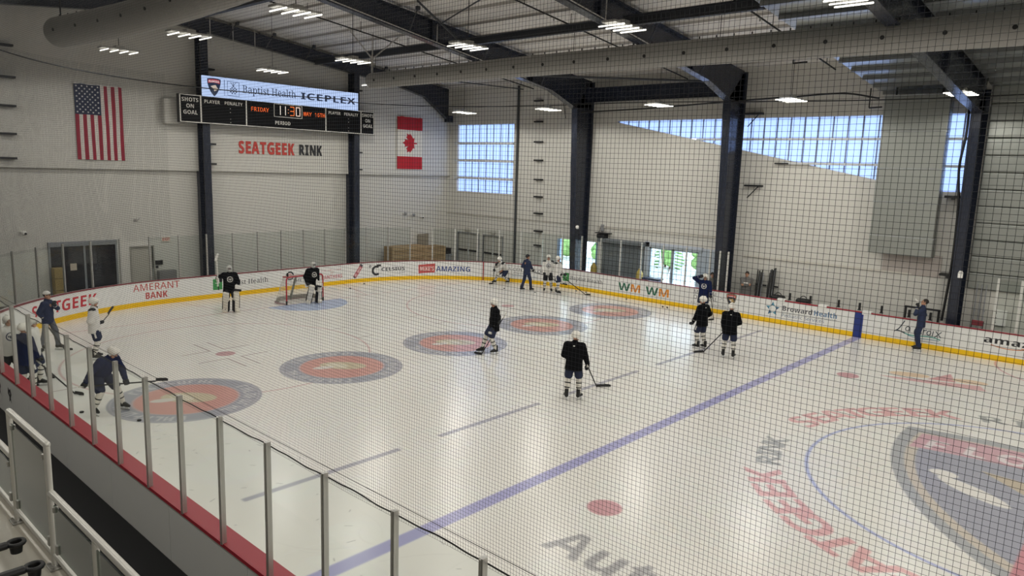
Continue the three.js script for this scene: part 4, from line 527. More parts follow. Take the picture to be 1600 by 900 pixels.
// ------------------------------------------------------------ goal
{
  const t = thing('hockey_goal', 'red-framed hockey goal with white net standing in the blue crease', 'goal', [3.35, 0, 0]);
  const red = mat('#b02a38', 0.35), r = 0.032, c = new THREE.CatmullRomCurve3([V(0, 0.13, 0.915), V(0, 1.0, 0.915), V(0, 1.15, 0.9), V(0, 1.21, 0.82), V(0, 1.22, 0.6), V(0, 1.22, -0.6), V(0, 1.21, -0.82), V(0, 1.15, -0.9), V(0, 1.0, -0.915), V(0, 0.13, -0.915)], false, 'catmullrom', 0.2);
  part('goal_frame', new THREE.TubeGeometry(c, 90, r, 10), red, t);
  for (const s of [1, -1]) part('post_foot', rod(V(0, 0, 0.915 * s), V(0, 0.17, 0.915 * s), 0.036, 10), M.black, t);
  const baseP = [V(0, 0.03, 0.915), V(-0.5, 0.03, 1.08), V(-0.95, 0.03, 0.9), V(-1.1, 0.03, 0.45), V(-1.1, 0.03, -0.45), V(-0.95, 0.03, -0.9), V(-0.5, 0.03, -1.08), V(0, 0.03, -0.915)], bc = new THREE.CatmullRomCurve3(baseP);
  part('base_bar', new THREE.TubeGeometry(bc, 60, 0.035, 8), mat('#a58f90', 0.5), t);
  const topP = [V(0, 1.22, 0.86), V(-0.3, 1.2, 0.9), V(-0.5, 1.18, 0.62), V(-0.55, 1.18, 0.3), V(-0.55, 1.18, -0.3), V(-0.5, 1.18, -0.62), V(-0.3, 1.2, -0.9), V(0, 1.22, -0.86)], tc = new THREE.CatmullRomCurve3(topP);
  part('top_bar', new THREE.TubeGeometry(tc, 60, 0.022, 8), red, t);
  part('centre_pad', bar(V(-1.08, 0.05, 0.1), V(-0.55, 1.18, 0.1), 0.1, 0.05), mat('#8d9088', 0.7), t);
  const skirt = []; { const pos = [], idx = [], N = 40; for (let i = 0; i <= N; i++) { const p = bc.getPointAt(0.12 + 0.76 * i / N); pos.push(p.x + 0.03, 0.02, p.z * 0.97, p.x + 0.05, 0.2, p.z * 0.95); } for (let i = 0; i < N; i++) { const a = 2 * i; idx.push(a, a + 2, a + 1, a + 1, a + 2, a + 3); } const g = new THREE.BufferGeometry(); g.setAttribute('position', new THREE.Float32BufferAttribute(pos, 3)); g.setIndex(idx); g.computeVertexNormals(); part('skirt_pad', g, mat('#9a968e', 0.8), t); }
  const lines = [], q = (u, v) => { const a = bc.getPointAt(u), b = tc.getPointAt(u); const p = a.lerp(b, v); p.x -= 0.05 * Math.sin(v * Math.PI); return p; };
  for (let i = 1; i < 46; i++) { const u = i / 46; for (let j = 0; j < 5; j++) lines.push(rod(q(u, j / 5), q(u, (j + 1) / 5), 0.004, 3)); } for (let j = 1; j < 18; j++) for (let i = 0; i < 30; i++) lines.push(rod(q(i / 30, j / 18), q((i + 1) / 30, j / 18), 0.004, 3));
  for (let i = 1; i < 8; i++) lines.push(rod(V(-0.07 * i, 1.21, -0.85), V(-0.07 * i, 1.21, 0.85), 0.004, 3)); for (let i = -10; i <= 10; i++) lines.push(rod(V(0, 1.215, i * 0.083), V(-0.53, 1.19, i * 0.075), 0.004, 3));
  const n = part('goal_net', lines, mat('#d8d5cd', 0.8), t); n.userData.kind = 'stuff';
  const b = thing('water_bottle', 'small dark water bottle standing on top of the goal net', 'bottle', [3.12, 1.21, 0.72]); part('bottle_body', new THREE.LatheGeometry([[0, 0], [0.04, 0], [0.04, 0.14], [0.03, 0.17], [0, 0.17]].map((p) => new THREE.Vector2(...p)), 14), M.black, b); part('cap', new THREE.LatheGeometry([[0.028, 0.17], [0.028, 0.19], [0.012, 0.2], [0.01, 0.23], [0, 0.23]].map((p) => new THREE.Vector2(...p)), 12), M.white, b);
}
// pucks
{
  const g = new THREE.LatheGeometry([[0, 0], [0.034, 0], [0.038, 0.004], [0.038, 0.021], [0.034, 0.0254], [0, 0.0254]].map((p) => new THREE.Vector2(...p)), 18);
  const P = [[8.44, 11.76, 'black puck on the ice by the near glass, nearest the corner'], [8.95, 11.46, 'black puck lying under the stick blade in the near corner'], [11.02, 11.41, 'black puck between the near glass and the long stick blade'], [12.53, 11.85, 'black puck behind the skates of the bending player'], [14.02, 11.08, 'black puck on the rim of the nearest round emblem'], [0.6, -5.19, 'black puck by the end boards under the can advertisement'], [1.39, -3.76, 'black puck behind the goal'], [6.04, -10.1, 'black puck in front of the crouching white player'], [7.81, -10.51, 'black puck beside the tracksuited man in the far corner'], [8.85, -12.6, 'black puck against the far boards under the green logo'], [9.4, -12.7, 'black puck further along the far boards from the green logo'], [11.9, -12.7, 'black puck lying against the yellow kick strip']];
  for (const [x, z, l] of P) { const o = solo('hockey_puck', l, 'puck', g, M.black); o.position.set(x, 0.001, z); o.scale.set(1.25, 1.25, 1.25); }
  for (let i = 0; i < 6; i++) { const o = solo('hockey_puck', 'black puck in the small cluster near the far boards', 'puck', g, M.black, 'cluster of pucks near the far boards'); o.position.set(14.1 + i * 0.075 + rnd(-0.02, 0.02), 0.001, -12.35 + ((i * 7) % 3) * 0.1 - 0.1); }
}
// ------------------------------------------------------------ crates and odds and ends behind the boards
{
  const woods = ['#a98f6c', '#9c8361', '#b39a76'].map((c) => mat(c, 0.8, 0, { bumpMap: fine, bumpScale: 0.003 }));
  const crate = (lab, z0, z1, h) => { const t = thing('wooden_crate', lab, 'crate', [-2.4, 0, (z0 + z1) / 2]), w = Math.abs(z1 - z0); const n = Math.round(h / 0.16); for (let i = 0; i < n; i++) part('plank', bx(0.4, 0.43, i * h / n + 0.006, (i + 1) * h / n - 0.006, -w / 2, w / 2), woods[i % 3], t); for (let i = 0; i < 6; i++) part('plank', bx(-0.42 + i * 0.135, -0.3 + i * 0.135, h, h + 0.02, -w / 2, w / 2), woods[(i + 1) % 3], t); for (const s of [-1, 1]) { part('corner_post', bx(0.38, 0.46, 0, h, s * w / 2 - 0.06, s * w / 2 + 0.06), woods[2], t); part('side_panel', bx(-0.42, 0.4, 0.02, h, s * (w / 2 - 0.01) - 0.01, s * (w / 2 - 0.01) + 0.01), woods[1], t); } return t; };
  crate('long pale wooden crate stacked against the end wall corner', -9.1, -11.55, 1.42); crate('square wooden crate next to the long one in the corner', -11.7, -13.15, 1.3);
  solo('plywood_sheet', 'brown plywood sheet leaning on the wall behind the crates', 'board', [bx(-3.2, -3.16, 0, 2.0, -12.85, -12.0), bx(-3.16, -3.14, 1.9, 1.98, -12.85, -12.0)], mat('#8f8778', 0.8));
  const bin = thing('tool_box', 'dark plastic tool box at the end of the crates', 'box', [-2.4, 0.75, -13.6]); part('box', rbx(0.5, 0.32, 0.55, 0.03, 0, 0.16, 0), M.dark, bin); part('lid', rbx(0.54, 0.06, 0.6, 0.02, 0, 0.35, 0), M.black, bin);
  solo('side_table', 'plain grey stand under the dark tool box', 'stand', [bx(-2.7, -2.1, 0.7, 0.75, -13.9, -13.25), bx(-2.65, -2.6, 0, 0.7, -13.85, -13.3), bx(-2.2, -2.15, 0, 0.7, -13.85, -13.3)], M.doorGrey);
  const jug = (x, z, lab, col) => { const t = thing('plastic_jug', lab, 'jug', [x, 0, z]); part('stand', rbx(0.4, 0.9, 0.4, 0.03, 0, 0.45, 0), M.doorGrey, t); part('jug_body', new THREE.LatheGeometry([[0, 0.9], [0.17, 0.9], [0.18, 0.95], [0.17, 1.2], [0.1, 1.32], [0.06, 1.36], [0, 1.36]].map((p) => new THREE.Vector2(...p)), 16), mat(col, 0.5), t); part('cap', rod(V(0, 1.35, 0), V(0, 1.42, 0), 0.07, 10), mat(col, 0.4), t); };
  jug(11.8, -13.9, 'yellow plastic jug beside the glazed door', '#c2a64a'); jug(8.95, -13.9, 'yellow plastic jug at the foot of the steel column', '#b59a4a');
  const cart = thing('storage_bin', 'dark blue storage bin below the glazed door', 'bin', [12.55, 0, -13.95]); part('bin_body', rbx(0.9, 0.95, 0.5, 0.04, 0, 0.48, 0), mat('#2f3d5c', 0.6), cart); part('lid', rbx(0.95, 0.08, 0.55, 0.03, 0, 1.0, 0), mat('#252f47', 0.6), cart);
  // yellow stack inside the end door
  const st = thing('box_stack', 'tan cartons stacked beside the dark sliding door', 'carton stack', [-3.0, 0, 7.85]); for (const [y, h] of [[0, 0.5], [0.5, 0.5], [1.0, 0.45]]) part('carton', rbx(0.45, h - 0.02, 0.4, 0.02, 0, y + h / 2, 0), mat('#a08a58', 0.8), st);
  // players' bench side
  for (const x of [19.78, 20.65, 21.79, 22.6, 23.42, 24.4, 25.13]) { const t = thing('cap_post', 'short black post standing on the far boards in front of the bench', 'post', [x, BH + 0.035, -13.16], 0, 'short black posts along the bench'); part('stub', rbx(0.08, 0.3, 0.08, 0.015, 0, 0.15, 0), M.black, t); part('foot', rbx(0.12, 0.03, 0.12, 0.01, 0, 0.015, 0), M.dark, t); }
  [[19.5, 'next to the dark bag'], [21.24, 'midway along the bench'], [22.95, 'just past the blue line']].forEach(([x, l]) => { const t = thing('white_towel', 'small white towel folded over the boards cap ' + l, 'towel', [x, BH + 0.036, -13.0]); part('top_fold', rbx(0.36, 0.03, 0.24, 0.012, 0, 0.016, -0.06), M.white, t); part('hanging_fold', rbx(0.34, 0.13, 0.02, 0.008, 0, -0.05, 0.075), M.white, t); });
  const bag = (x, lab) => { const t = thing('equipment_bag', lab, 'bag', [x, 0.74, -13.6]); part('bag_body', rbx(0.6, 0.4, 0.36, 0.12, 0, 0.2, 0, 4), M.black, t); part('handle', new THREE.TorusGeometry(0.14, 0.018, 6, 16, Math.PI).translate(0, 0.36, 0), M.dark, t); };
  bag(19.1, 'black equipment bag on the bench by the stick bundles'); bag(20.2, 'low black equipment bag between the cap posts');
  solo('players_bench', 'long grey bench seat behind the far boards', 'bench', [bx(18.2, 23.8, 0.68, 0.74, -13.8, -13.4), ...[18.4, 20, 21.7, 23.6].map((x) => bx(x - 0.05, x + 0.05, 0.13, 0.68, -13.75, -13.45))], M.doorGrey);
  const rack = (x, lab, n, top) => { const t = thing('stick_bundle', lab, 'hockey sticks', [x, 0.13, -14.2]); for (let i = 0; i < n; i++) { const dx = (i - n / 2) * 0.034, k = rnd(-0.03, 0.03), hh = top + rnd(-0.12, 0.16); part('stick_shaft', bar(V(dx, 0.05, 0.12), V(dx + k, hh, -0.1), 0.045, 0.03), i % 4 === 3 ? M.doorGrey : M.black, t); part('stick_blade', bar(V(dx, 0.05, 0.12), V(dx + 0.05, 0.03, 0.36), 0.02, 0.07), M.dark, t); } part('rack_bar', bx(-0.25, 0.25, 1.2, 1.26, -0.2, -0.14), M.dark, t); };
  rack(17.95, 'bundle of dark hockey sticks beside the standing staff member', 8, 1.8); rack(18.5, 'taller bundle of dark hockey sticks at the bench wall', 9, 1.95);
  const fr = thing('black_frame', 'black square tube frame standing behind the far boards', 'frame', [24.62, 0.13, -14.1]); for (const s of [-1, 1]) { part('upright', bx(s * 0.58 - 0.035, s * 0.58 + 0.035, 0, 1.23, -0.035, 0.035), M.black, fr); part('foot', bx(s * 0.58 - 0.04, s * 0.58 + 0.04, 0, 0.05, -0.2, 0.2), M.black, fr); } part('top_bar', bx(-0.62, 0.62, 1.17, 1.24, -0.035, 0.035), M.black, fr);
  const pn = thing('electric_panel', 'white electrical panel on the wall behind the bench gate', 'panel', [27.12, 1.02, -14.43]); part('cabinet', rbx(0.44, 0.6, 0.12, 0.02, 0, 0.3, 0), M.white, pn); for (const y of [0.12, 0.3, 0.48]) part('latch', rbx(0.05, 0.03, 0.02, 0.005, -0.12, y, 0.065), M.dark, pn);
  for (const [x, lab] of [[26.3, 'thin grey wall pipe nearest the column'], [26.45, 'second thin grey wall pipe'], [26.6, 'third thin grey wall pipe']]) solo('wall_pipe', lab + ' behind the bench gate', 'pipe', [rod(V(x, 0, -14.35), V(x, 2.5, -14.35), 0.025, 6), rbx(0.08, 0.04, 0.06, 0.01, x, 1.5, -14.4)], M.doorGrey);
  const ch = thing('folding_seat', 'red folding seat tipped up behind the boards by the panel', 'seat', [26.55, 0.6, -13.8]); part('seat_back', rbx(0.36, 0.2, 0.04, 0.02, 0, 0.52, 0), M.capPink, ch); part('seat_pan', rbx(0.36, 0.05, 0.36, 0.02, 0, 0.2, 0.15), M.capPink, ch); for (const s of [-1, 1]) part('leg', bar(V(0.18 * s, -0.6, 0.3), V(0.18 * s, 0.6, -0.05), 0.03, 0.03), M.dark, ch);
}
// ------------------------------------------------------------ spectators' deck in the foreground
{
  struct('floor_rubber', bx(-3, 60, -0.03, 0.005, HW + 0.2, 15.42), M.rubber, 'black rubber walkway between boards and stand');
  const deckM = mat('#b5b0a4', 0.32, 0, { bumpMap: fine, bumpScale: 0.001 });
  const dk = struct('floor_stand', bx(2, 58, -0.03, 2.2, 15.42, 24), deckM, 'pale raised spectator deck'); part('deck_curb', bx(2, 58, 2.2, 2.28, 15.42, 15.47), deckM, dk);
  const railM = mat('#c9c7c0', 0.35, 0.3), plate = mat('#a9a8a3', 0.35, 0.7);
  const rail = (lab, x0, x1, y, posts, glassTop) => {
    const t = thing('guard_rail', lab, 'railing', [0, 2.2, 15.5]); const Y = y - 2.2, r = 0.034;
    part('top_rail', [rod(V(x0, Y, 0), V(x1, Y, 0), r, 12), new THREE.SphereGeometry(r, 10, 8).translate(x0, Y, 0), new THREE.SphereGeometry(r, 10, 8).translate(x1, Y, 0)], railM, t);
    part('bottom_rail', rod(V(x0, 0.14, 0.0), V(x1, 0.14, 0.0), 0.026, 10), railM, t);
    posts.forEach((x) => { part('post', rod(V(x, 0, 0), V(x, Y, 0), 0.03, 12), railM, t); const b = part('base_plate', rbx(0.17, 0.02, 0.13, 0.006, x, 0.01, 0), plate, t); for (const s of [-1, 1]) part('bolt', rod(V(x + s * 0.06, 0.02, 0.04), V(x + s * 0.06, 0.035, 0.04), 0.012, 6), plate, b); });
    part('glass_infill', bx(x0 + 0.06, x1 - 0.06, 0.2, Y - glassTop, -0.006, 0.006), M.railGlass, t);
    for (const x of [x0 + 0.1, x1 - 0.1]) { part('clamp', rbx(0.05, 0.1, 0.05, 0.01, x, 0.24, 0.0), plate, t); part('clamp', rbx(0.04, 0.06, 0.05, 0.01, x, Y - glassTop - 0.03, 0.0), plate, t); }
    return t;
  };
  rail('taller guard rail section with glass infill at the head of the aisle', 22.64, 23.93, 3.46, [22.64, 23.93], 0.12);
  rail('lower guard rail with glass infill nearest the viewer', 23.97, 27.6, 2.98, [25.15, 26.4, 27.6], 0.1);
  rail('lower guard rail with glass infill running away along the stand', 14.5, 22.58, 2.95, [14.5, 16.5, 18.5, 20.5], 0.1);
  // two stadium seats whose arms reach into view
  const seat = (x, lab) => { const t = thing('stadium_seat', lab, 'seat', [x, 2.2, 16.2]); const navy = mat('#1b2244', 0.6), s = new THREE.Shape(); part('seat_back', rbx(0.46, 0.52, 0.06, 0.03, -0.02, 0.62, 0.28, 4), navy, t); part('seat_pan', rbx(0.44, 0.3, 0.06, 0.025, -0.02, 0.5, 0.2, 4), navy, t); part('pedestal', [rbx(0.1, 0.42, 0.1, 0.02, 0.24, 0.21, 0.15), rbx(0.14, 0.02, 0.3, 0.005, 0.24, 0.01, 0.12)], plate, t); part('arm_rest', [rbx(0.08, 0.06, 0.5, 0.028, 0.25, 0.58, 0.0, 4), rbx(0.05, 0.2, 0.07, 0.02, 0.25, 0.48, 0.2)], M.black, t); const ring = new THREE.TorusGeometry(0.062, 0.02, 8, 20); ring.rotateX(Math.PI / 2); ring.translate(0.25, 0.58, -0.3); part('cup_holder', [ring, new THREE.CylinderGeometry(0.055, 0.045, 0.09, 16, 1, true).translate(0.25, 0.535, -0.3)], M.black, t); return t; };
  seat(24.12, 'black-armed navy stadium seat with cup holder, farther of the two'); seat(24.66, 'black-armed navy stadium seat with cup holder, nearer of the two');
}
// ------------------------------------------------------------ outdoors beyond the glazed doors
{
  struct('ground_outside', bx(-60, 90, -0.3, -0.05, -90, -14.75), mat('#b9bcb8', 0.9), 'pale paved yard outside');
  const leaf = [mat('#7ea35a', 0.8), mat('#8fb06a', 0.8), mat('#6c9350', 0.8)];
  for (let i = 0; i < 13; i++) { const t = thing('garden_shrub', 'leafy green shrub seen through the glazed door', 'shrub', [-7.5 + i * 1.75, 0, -23 - (i % 3) * 1.2], 0, 'shrubs in the yard outside'); const gs = []; for (let k = 0; k < 26; k++) { const g = new THREE.IcosahedronGeometry(rnd(0.2, 0.5), 1); const a = rnd(0, 6.28), h = rnd(0.2, 3.4), r = rnd(0, 0.75); g.translate(Math.cos(a) * r, h, Math.sin(a) * r); gs.push(g); } part('foliage', gs, leaf[i % 3], t); part('trunk', rod(V(0, 0, 0), V(0, 2, 0), 0.08, 6), mat('#5c4a3a', 0.9), t); }
  for (const [x, tilt, lab] of [[9.6, 0.35, 'white slatted garden lounger tipped up outside the glazed door'], [10.7, -0.25, 'white slatted garden lounger leaning outside behind the first']]) { const t = thing('garden_lounger', lab, 'lounger', [x, 0, -19 - (tilt < 0 ? 0.7 : 0)]); t.rotation.z = tilt * 0.4; const wm = mat('#dfe6ee', 0.5); for (const s of [-1, 1]) part('side_rail', bx(s * 0.5 - 0.04, s * 0.5 + 0.04, 0, 2.1, -0.04, 0.04), wm, t); for (let i = 0; i < 11; i++) part('slat', bx(-0.5, 0.5, 0.15 + i * 0.18, 0.24 + i * 0.18, -0.03, 0.03), wm, t); for (const s of [-1, 1]) part('leg', bar(V(s * 0.45, 0, 0.5), V(s * 0.45, 1.2, 0), 0.05, 0.05), wm, t); }
  const u = thing('closed_parasol', 'red folded parasol standing outside the glazed door', 'parasol', [12.0, 0, -20.6]); part('pole', rod(V(0, 0, 0), V(0, 2.6, 0), 0.025, 8), M.white, u); part('canopy', new THREE.LatheGeometry([[0.02, 2.55], [0.1, 2.2], [0.16, 1.7], [0.12, 1.5], [0.03, 1.48]].map((p) => new THREE.Vector2(...p)), 12), mat('#c8584a', 0.7), u); part('base', rod(V(0, 0, 0), V(0, 0.1, 0), 0.25, 14), M.doorGrey, u);
}
// ------------------------------------------------------------ people
function surfaceNets(sdf, lo, hi, cell) {
  const nx = Math.ceil((hi[0] - lo[0]) / cell) + 1, ny = Math.ceil((hi[1] - lo[1]) / cell) + 1, nz = Math.ceil((hi[2] - lo[2]) / cell) + 1, f = new Float32Array(nx * ny * nz);
  for (let k = 0, q = 0; k < nz; k++) for (let j = 0; j < ny; j++) for (let i = 0; i < nx; i++, q++) f[q] = sdf(lo[0] + i * cell, lo[1] + j * cell, lo[2] + k * cell);
  const id = new Int32Array(nx * ny * nz).fill(-1), pos = [], idx = [], sx = 1, sy = nx, sz = nx * ny, off = [0, 1, sy, sy + 1, sz, sz + 1, sz + sy, sz + sy + 1];
  const E = [[0, 1], [2, 3], [4, 5], [6, 7], [0, 2], [1, 3], [4, 6], [5, 7], [0, 4], [1, 5], [2, 6], [3, 7]];
  for (let k = 0; k < nz - 1; k++) for (let j = 0; j < ny - 1; j++) for (let i = 0; i < nx - 1; i++) {
    const q = i + j * sy + k * sz; let m = 0; for (let c = 0; c < 8; c++) if (f[q + off[c]] < 0) m |= 1 << c; if (m === 0 || m === 255) continue;
    let x = 0, y = 0, z = 0, n = 0; for (const [a, b] of E) { if (((m >> a) & 1) === ((m >> b) & 1)) continue; const fa = f[q + off[a]], fb = f[q + off[b]], t = fa / (fa - fb); x += (a & 1) + t * ((b & 1) - (a & 1)); y += ((a >> 1) & 1) + t * (((b >> 1) & 1) - ((a >> 1) & 1)); z += (a >> 2) + t * ((b >> 2) - (a >> 2)); n++; }
    id[q] = pos.length / 3; pos.push(lo[0] + (i + x / n) * cell, lo[1] + (j + y / n) * cell, lo[2] + (k + z / n) * cell);
  }
  const quad = (a, b, c, d, flip) => { if (a < 0 || b < 0 || c < 0 || d < 0) return; flip ? idx.push(a, c, b, a, d, c) : idx.push(a, b, c, a, c, d); };
  for (let k = 1; k < nz - 1; k++) for (let j = 1; j < ny - 1; j++) for (let i = 1; i < nx - 1; i++) {
    const q = i + j * sy + k * sz, s = f[q] < 0;
    if (s !== f[q + 1] < 0) quad(id[q - sy - sz], id[q - sz], id[q], id[q - sy], !s);
    if (s !== f[q + sy] < 0) quad(id[q - 1 - sz], id[q - 1], id[q], id[q - sz], !s);
    if (s !== f[q + sz] < 0) quad(id[q - 1 - sy], id[q - sy], id[q], id[q - 1], !s);
  }
  const nor = new Float32Array(pos.length), e = cell * 0.6;
  for (let v = 0; v < pos.length; v += 3) { const x = pos[v], y = pos[v + 1], z = pos[v + 2]; let a = sdf(x + e, y, z) - sdf(x - e, y, z), b = sdf(x, y + e, z) - sdf(x, y - e, z), c = sdf(x, y, z + e) - sdf(x, y, z - e); const l = Math.hypot(a, b, c) || 1; nor[v] = a / l; nor[v + 1] = b / l; nor[v + 2] = c / l; }
  const g = new THREE.BufferGeometry(); g.setAttribute('position', new THREE.Float32BufferAttribute(pos, 3)); g.setAttribute('normal', new THREE.BufferAttribute(nor, 3)); g.setAttribute('uv', new THREE.Float32BufferAttribute(new Float32Array(pos.length / 3 * 2), 2)); g.setIndex(idx); return g;
}
const rc = (a, b, ra, rb) => { const ax = a.x, ay = a.y, az = a.z, bx_ = b.x - ax, by = b.y - ay, bz = b.z - az, bb = bx_ * bx_ + by * by + bz * bz || 1e-9; const f = (x, y, z) => { const px = x - ax, py = y - ay, pz = z - az; let t = (px * bx_ + py * by + pz * bz) / bb; t = t < 0 ? 0 : t > 1 ? 1 : t; const dx = px - t * bx_, dy = py - t * by, dz = pz - t * bz; return Math.sqrt(dx * dx + dy * dy + dz * dz) - (ra + (rb - ra) * t); }; f.box = [Math.min(a.x - ra, b.x - rb), Math.min(a.y - ra, b.y - rb), Math.min(a.z - ra, b.z - rb), Math.max(a.x + ra, b.x + rb), Math.max(a.y + ra, b.y + rb), Math.max(a.z + ra, b.z + rb)]; return f; };
const ell = (c, rx, ry, rz) => { const f = (x, y, z) => { const a = (x - c.x) / rx, b = (y - c.y) / ry, d = (z - c.z) / rz, k = Math.sqrt(a * a + b * b + d * d); return (k - 1) * Math.min(rx, ry, rz); }; f.box = [c.x - rx, c.y - ry, c.z - rz, c.x + rx, c.y + ry, c.z + rz]; return f; };
const blend = (fs, k) => { const f = (x, y, z) => { let d = fs[0](x, y, z); for (let i = 1; i < fs.length; i++) { const e = fs[i](x, y, z), h = k - Math.abs(d - e); d = Math.min(d, e) - (h > 0 ? h * h / (4 * k) : 0); } return d; }; f.box = fs.reduce((b, g) => [0, 1, 2].map((i) => Math.min(b[i], g.box[i])).concat([3, 4, 5].map((i) => Math.max(b[i], g.box[i]))), [9e9, 9e9, 9e9, -9e9, -9e9, -9e9]); return f; };
const cutBy = (f, planes) => { const P = planes.map(([n, p]) => [n.x, n.y, n.z, n.dot(p)]); const g = (x, y, z) => { let d = f(x, y, z); for (const q of P) { const e = q[0] * x + q[1] * y + q[2] * z - q[3]; if (e > d) d = e; } return d; }; g.box = f.box; return g; };
const minus = (f, h) => { const g = (x, y, z) => Math.max(f(x, y, z), -h(x, y, z)); g.box = f.box; return g; };
const skin = (f, cell, pad = 0.04) => surfaceNets(f, f.box.slice(0, 3).map((v) => v - pad), f.box.slice(3).map((v) => v + pad), cell);
const PM = { skin: mat('#b98a70', 0.6), white: mat('#d8d6d0', 0.8), whiteJ: mat('#d6d4cf', 0.85), blackJ: mat('#07090d', 0.9, 0, { specularIntensity: 0.3 }), navyJ: mat('#121d42', 0.9, 0, { specularIntensity: 0.4 }), navyP: mat('#16213f', 0.8), blackP: mat('#12141a', 0.8), sock: mat('#d9d5cc', 0.85), stripe: mat('#1a1c22', 0.8), helmet: mat('#e3e0d8', 0.3), skate: mat('#0a0b0d', 0.45), holder: mat('#d9d9d8', 0.4), steel: mat('#b5b8bc', 0.25, 0.9), glove: mat('#14161c', 0.6), gloveW: mat('#cfccc6', 0.6), grey: mat('#6c6a68', 0.85), greyL: mat('#8c857c', 0.85), pantsGrey: mat('#5b5e66', 0.8), pad: mat('#d9d4c8', 0.6), hair: mat('#2a211c', 0.8), dark: mat('#14151a', 0.7), eye: mat('#1a1512', 0.4), lip: mat('#8a5048', 0.6), visor: new THREE.MeshPhysicalMaterial({ color: srgb('#eef2f4'), roughness: 0.05, transmission: 1, thickness: 0 }), stick: mat('#17181b', 0.5), tape: mat('#cdc9c0', 0.8), navyT: mat('#152345', 0.75) };
// shared pieces, each in its own frame
const HEAD = (() => { // centre of the skull at the origin, face towards +z
  let f = blend([ell(V(0, 0.02, -0.01), 0.076, 0.098, 0.098), ell(V(0, -0.055, 0.025), 0.056, 0.07, 0.066), rc(V(-0.02, -0.1, 0.055), V(0.02, -0.1, 0.055), 0.022, 0.022)], 0.04);
  f = minus(f, ell(V(0.033, 0.0, 0.105), 0.022, 0.014, 0.024)); f = minus(f, ell(V(-0.033, 0.0, 0.105), 0.022, 0.014, 0.024));
  f = blend([f, rc(V(0, 0.005, 0.085), V(0, -0.04, 0.108), 0.01, 0.016), rc(V(0.079, 0.01, -0.005), V(0.076, -0.035, 0.0), 0.017, 0.012), rc(V(-0.079, 0.01, -0.005), V(-0.076, -0.035, 0.0), 0.017, 0.012), rc(V(-0.04, 0.022, 0.085), V(0.04, 0.022, 0.085), 0.009, 0.009)], 0.012);
  return skin(f, 0.0085, 0.02);
})();
const HELMET = (() => { let s = blend([ell(V(0, 0.035, -0.012), 0.108, 0.122, 0.135), ell(V(0, 0.05, 0.03), 0.095, 0.09, 0.1)], 0.04); s = minus(s, ell(V(0, 0.0, -0.005), 0.088, 0.11, 0.112)); s = minus(s, rc(V(0, -0.09, 0.14), V(0, -0.02, 0.16), 0.1, 0.085)); s = cutBy(s, [[V(0, -1, -0.25).normalize(), V(0, -0.055, 0)]]); const shell = skin(s, 0.011, 0.02); const ears = [1, -1].map((k) => { const g = new THREE.CylinderGeometry(0.035, 0.035, 0.02, 12); g.rotateZ(Math.PI / 2); g.translate(0.096 * k, -0.03, 0.0); return g; }); const vis = new THREE.CylinderGeometry(0.122, 0.118, 0.085, 20, 1, true, -1.1, 2.2); vis.translate(0, 0.0, 0.015); const ridge = rbx(0.03, 0.02, 0.16, 0.008, 0, 0.155, -0.02); return { shell, ears: join(ears), vis, ridge }; })();
const MASK = (() => { let s = ell(V(0, 0.0, 0.012), 0.115, 0.15, 0.15); s = minus(s, ell(V(0, 0, 0.0), 0.092, 0.125, 0.118)); s = minus(s, rc(V(-0.03, 0.01, 0.17), V(0.03, 0.01, 0.17), 0.06, 0.06)); const bars = []; for (const y of [-0.04, -0.01, 0.02, 0.05]) bars.push(rod(V(-0.08, y, 0.135), V(0.08, y, 0.135), 0.005, 5)); for (const x of [-0.04, 0, 0.04]) bars.push(rod(V(x, -0.06, 0.14), V(x, 0.07, 0.14), 0.005, 5)); return { shell: skin(s, 0.012, 0.02), cage: join(bars) }; })();
const GLOVE = (() => { const F = [rc(V(0, -0.1, 0), V(0, 0.0, 0), 0.062, 0.05), rc(V(-0.03, 0.035, -0.005), V(0.03, 0.035, -0.005), 0.042, 0.042), rc(V(-0.035, 0.075, 0), V(0.035, 0.075, 0), 0.034, 0.034)]; const fingers = []; [-0.045, -0.015, 0.015, 0.045].forEach((x, i) => { const l = [0.9, 1.05, 1, 0.85][i]; fingers.push(rc(V(x, 0.085, 0.01), V(x, 0.085 + 0.045 * l, 0.03), 0.018, 0.018), rc(V(x, 0.085 + 0.045 * l, 0.03), V(x, 0.1 + 0.02 * l, 0.075), 0.018, 0.017), rc(V(x, 0.1 + 0.02 * l, 0.075), V(x, 0.072, 0.08), 0.017, 0.015)); }); const th = [rc(V(0.045, 0.02, 0.025), V(0.05, 0.06, 0.06), 0.022, 0.02), rc(V(0.05, 0.06, 0.06), V(0.03, 0.085, 0.09), 0.02, 0.017)]; return skin(blend([...F, blend(fingers, 0.004), blend(th, 0.008)], 0.012), 0.0105, 0.02); })();
const HAND = (() => { const P = [rc(V(-0.028, 0.02, 0), V(-0.03, 0.07, 0), 0.017, 0.016), rc(V(0, 0.0, 0), V(0, 0.075, 0), 0.024, 0.02), rc(V(0.026, 0.02, 0), V(0.03, 0.07, 0), 0.018, 0.016)], f = []; [[-0.032, 0.8], [-0.011, 0.97], [0.011, 1], [0.032, 0.88]].forEach(([x, l]) => { f.push(rc(V(x, 0.08, 0), V(x, 0.08 + 0.038 * l, 0.014), 0.0095, 0.009), rc(V(x, 0.08 + 0.038 * l, 0.014), V(x, 0.08 + 0.05 * l, 0.045), 0.009, 0.008)); }); return skin(blend([...P, blend(f, 0.002), blend([rc(V(0.03, 0.025, 0.01), V(0.055, 0.055, 0.025), 0.013, 0.011), rc(V(0.055, 0.055, 0.025), V(0.05, 0.085, 0.042), 0.011, 0.009)], 0.005)], 0.008), 0.006, 0.015); })();
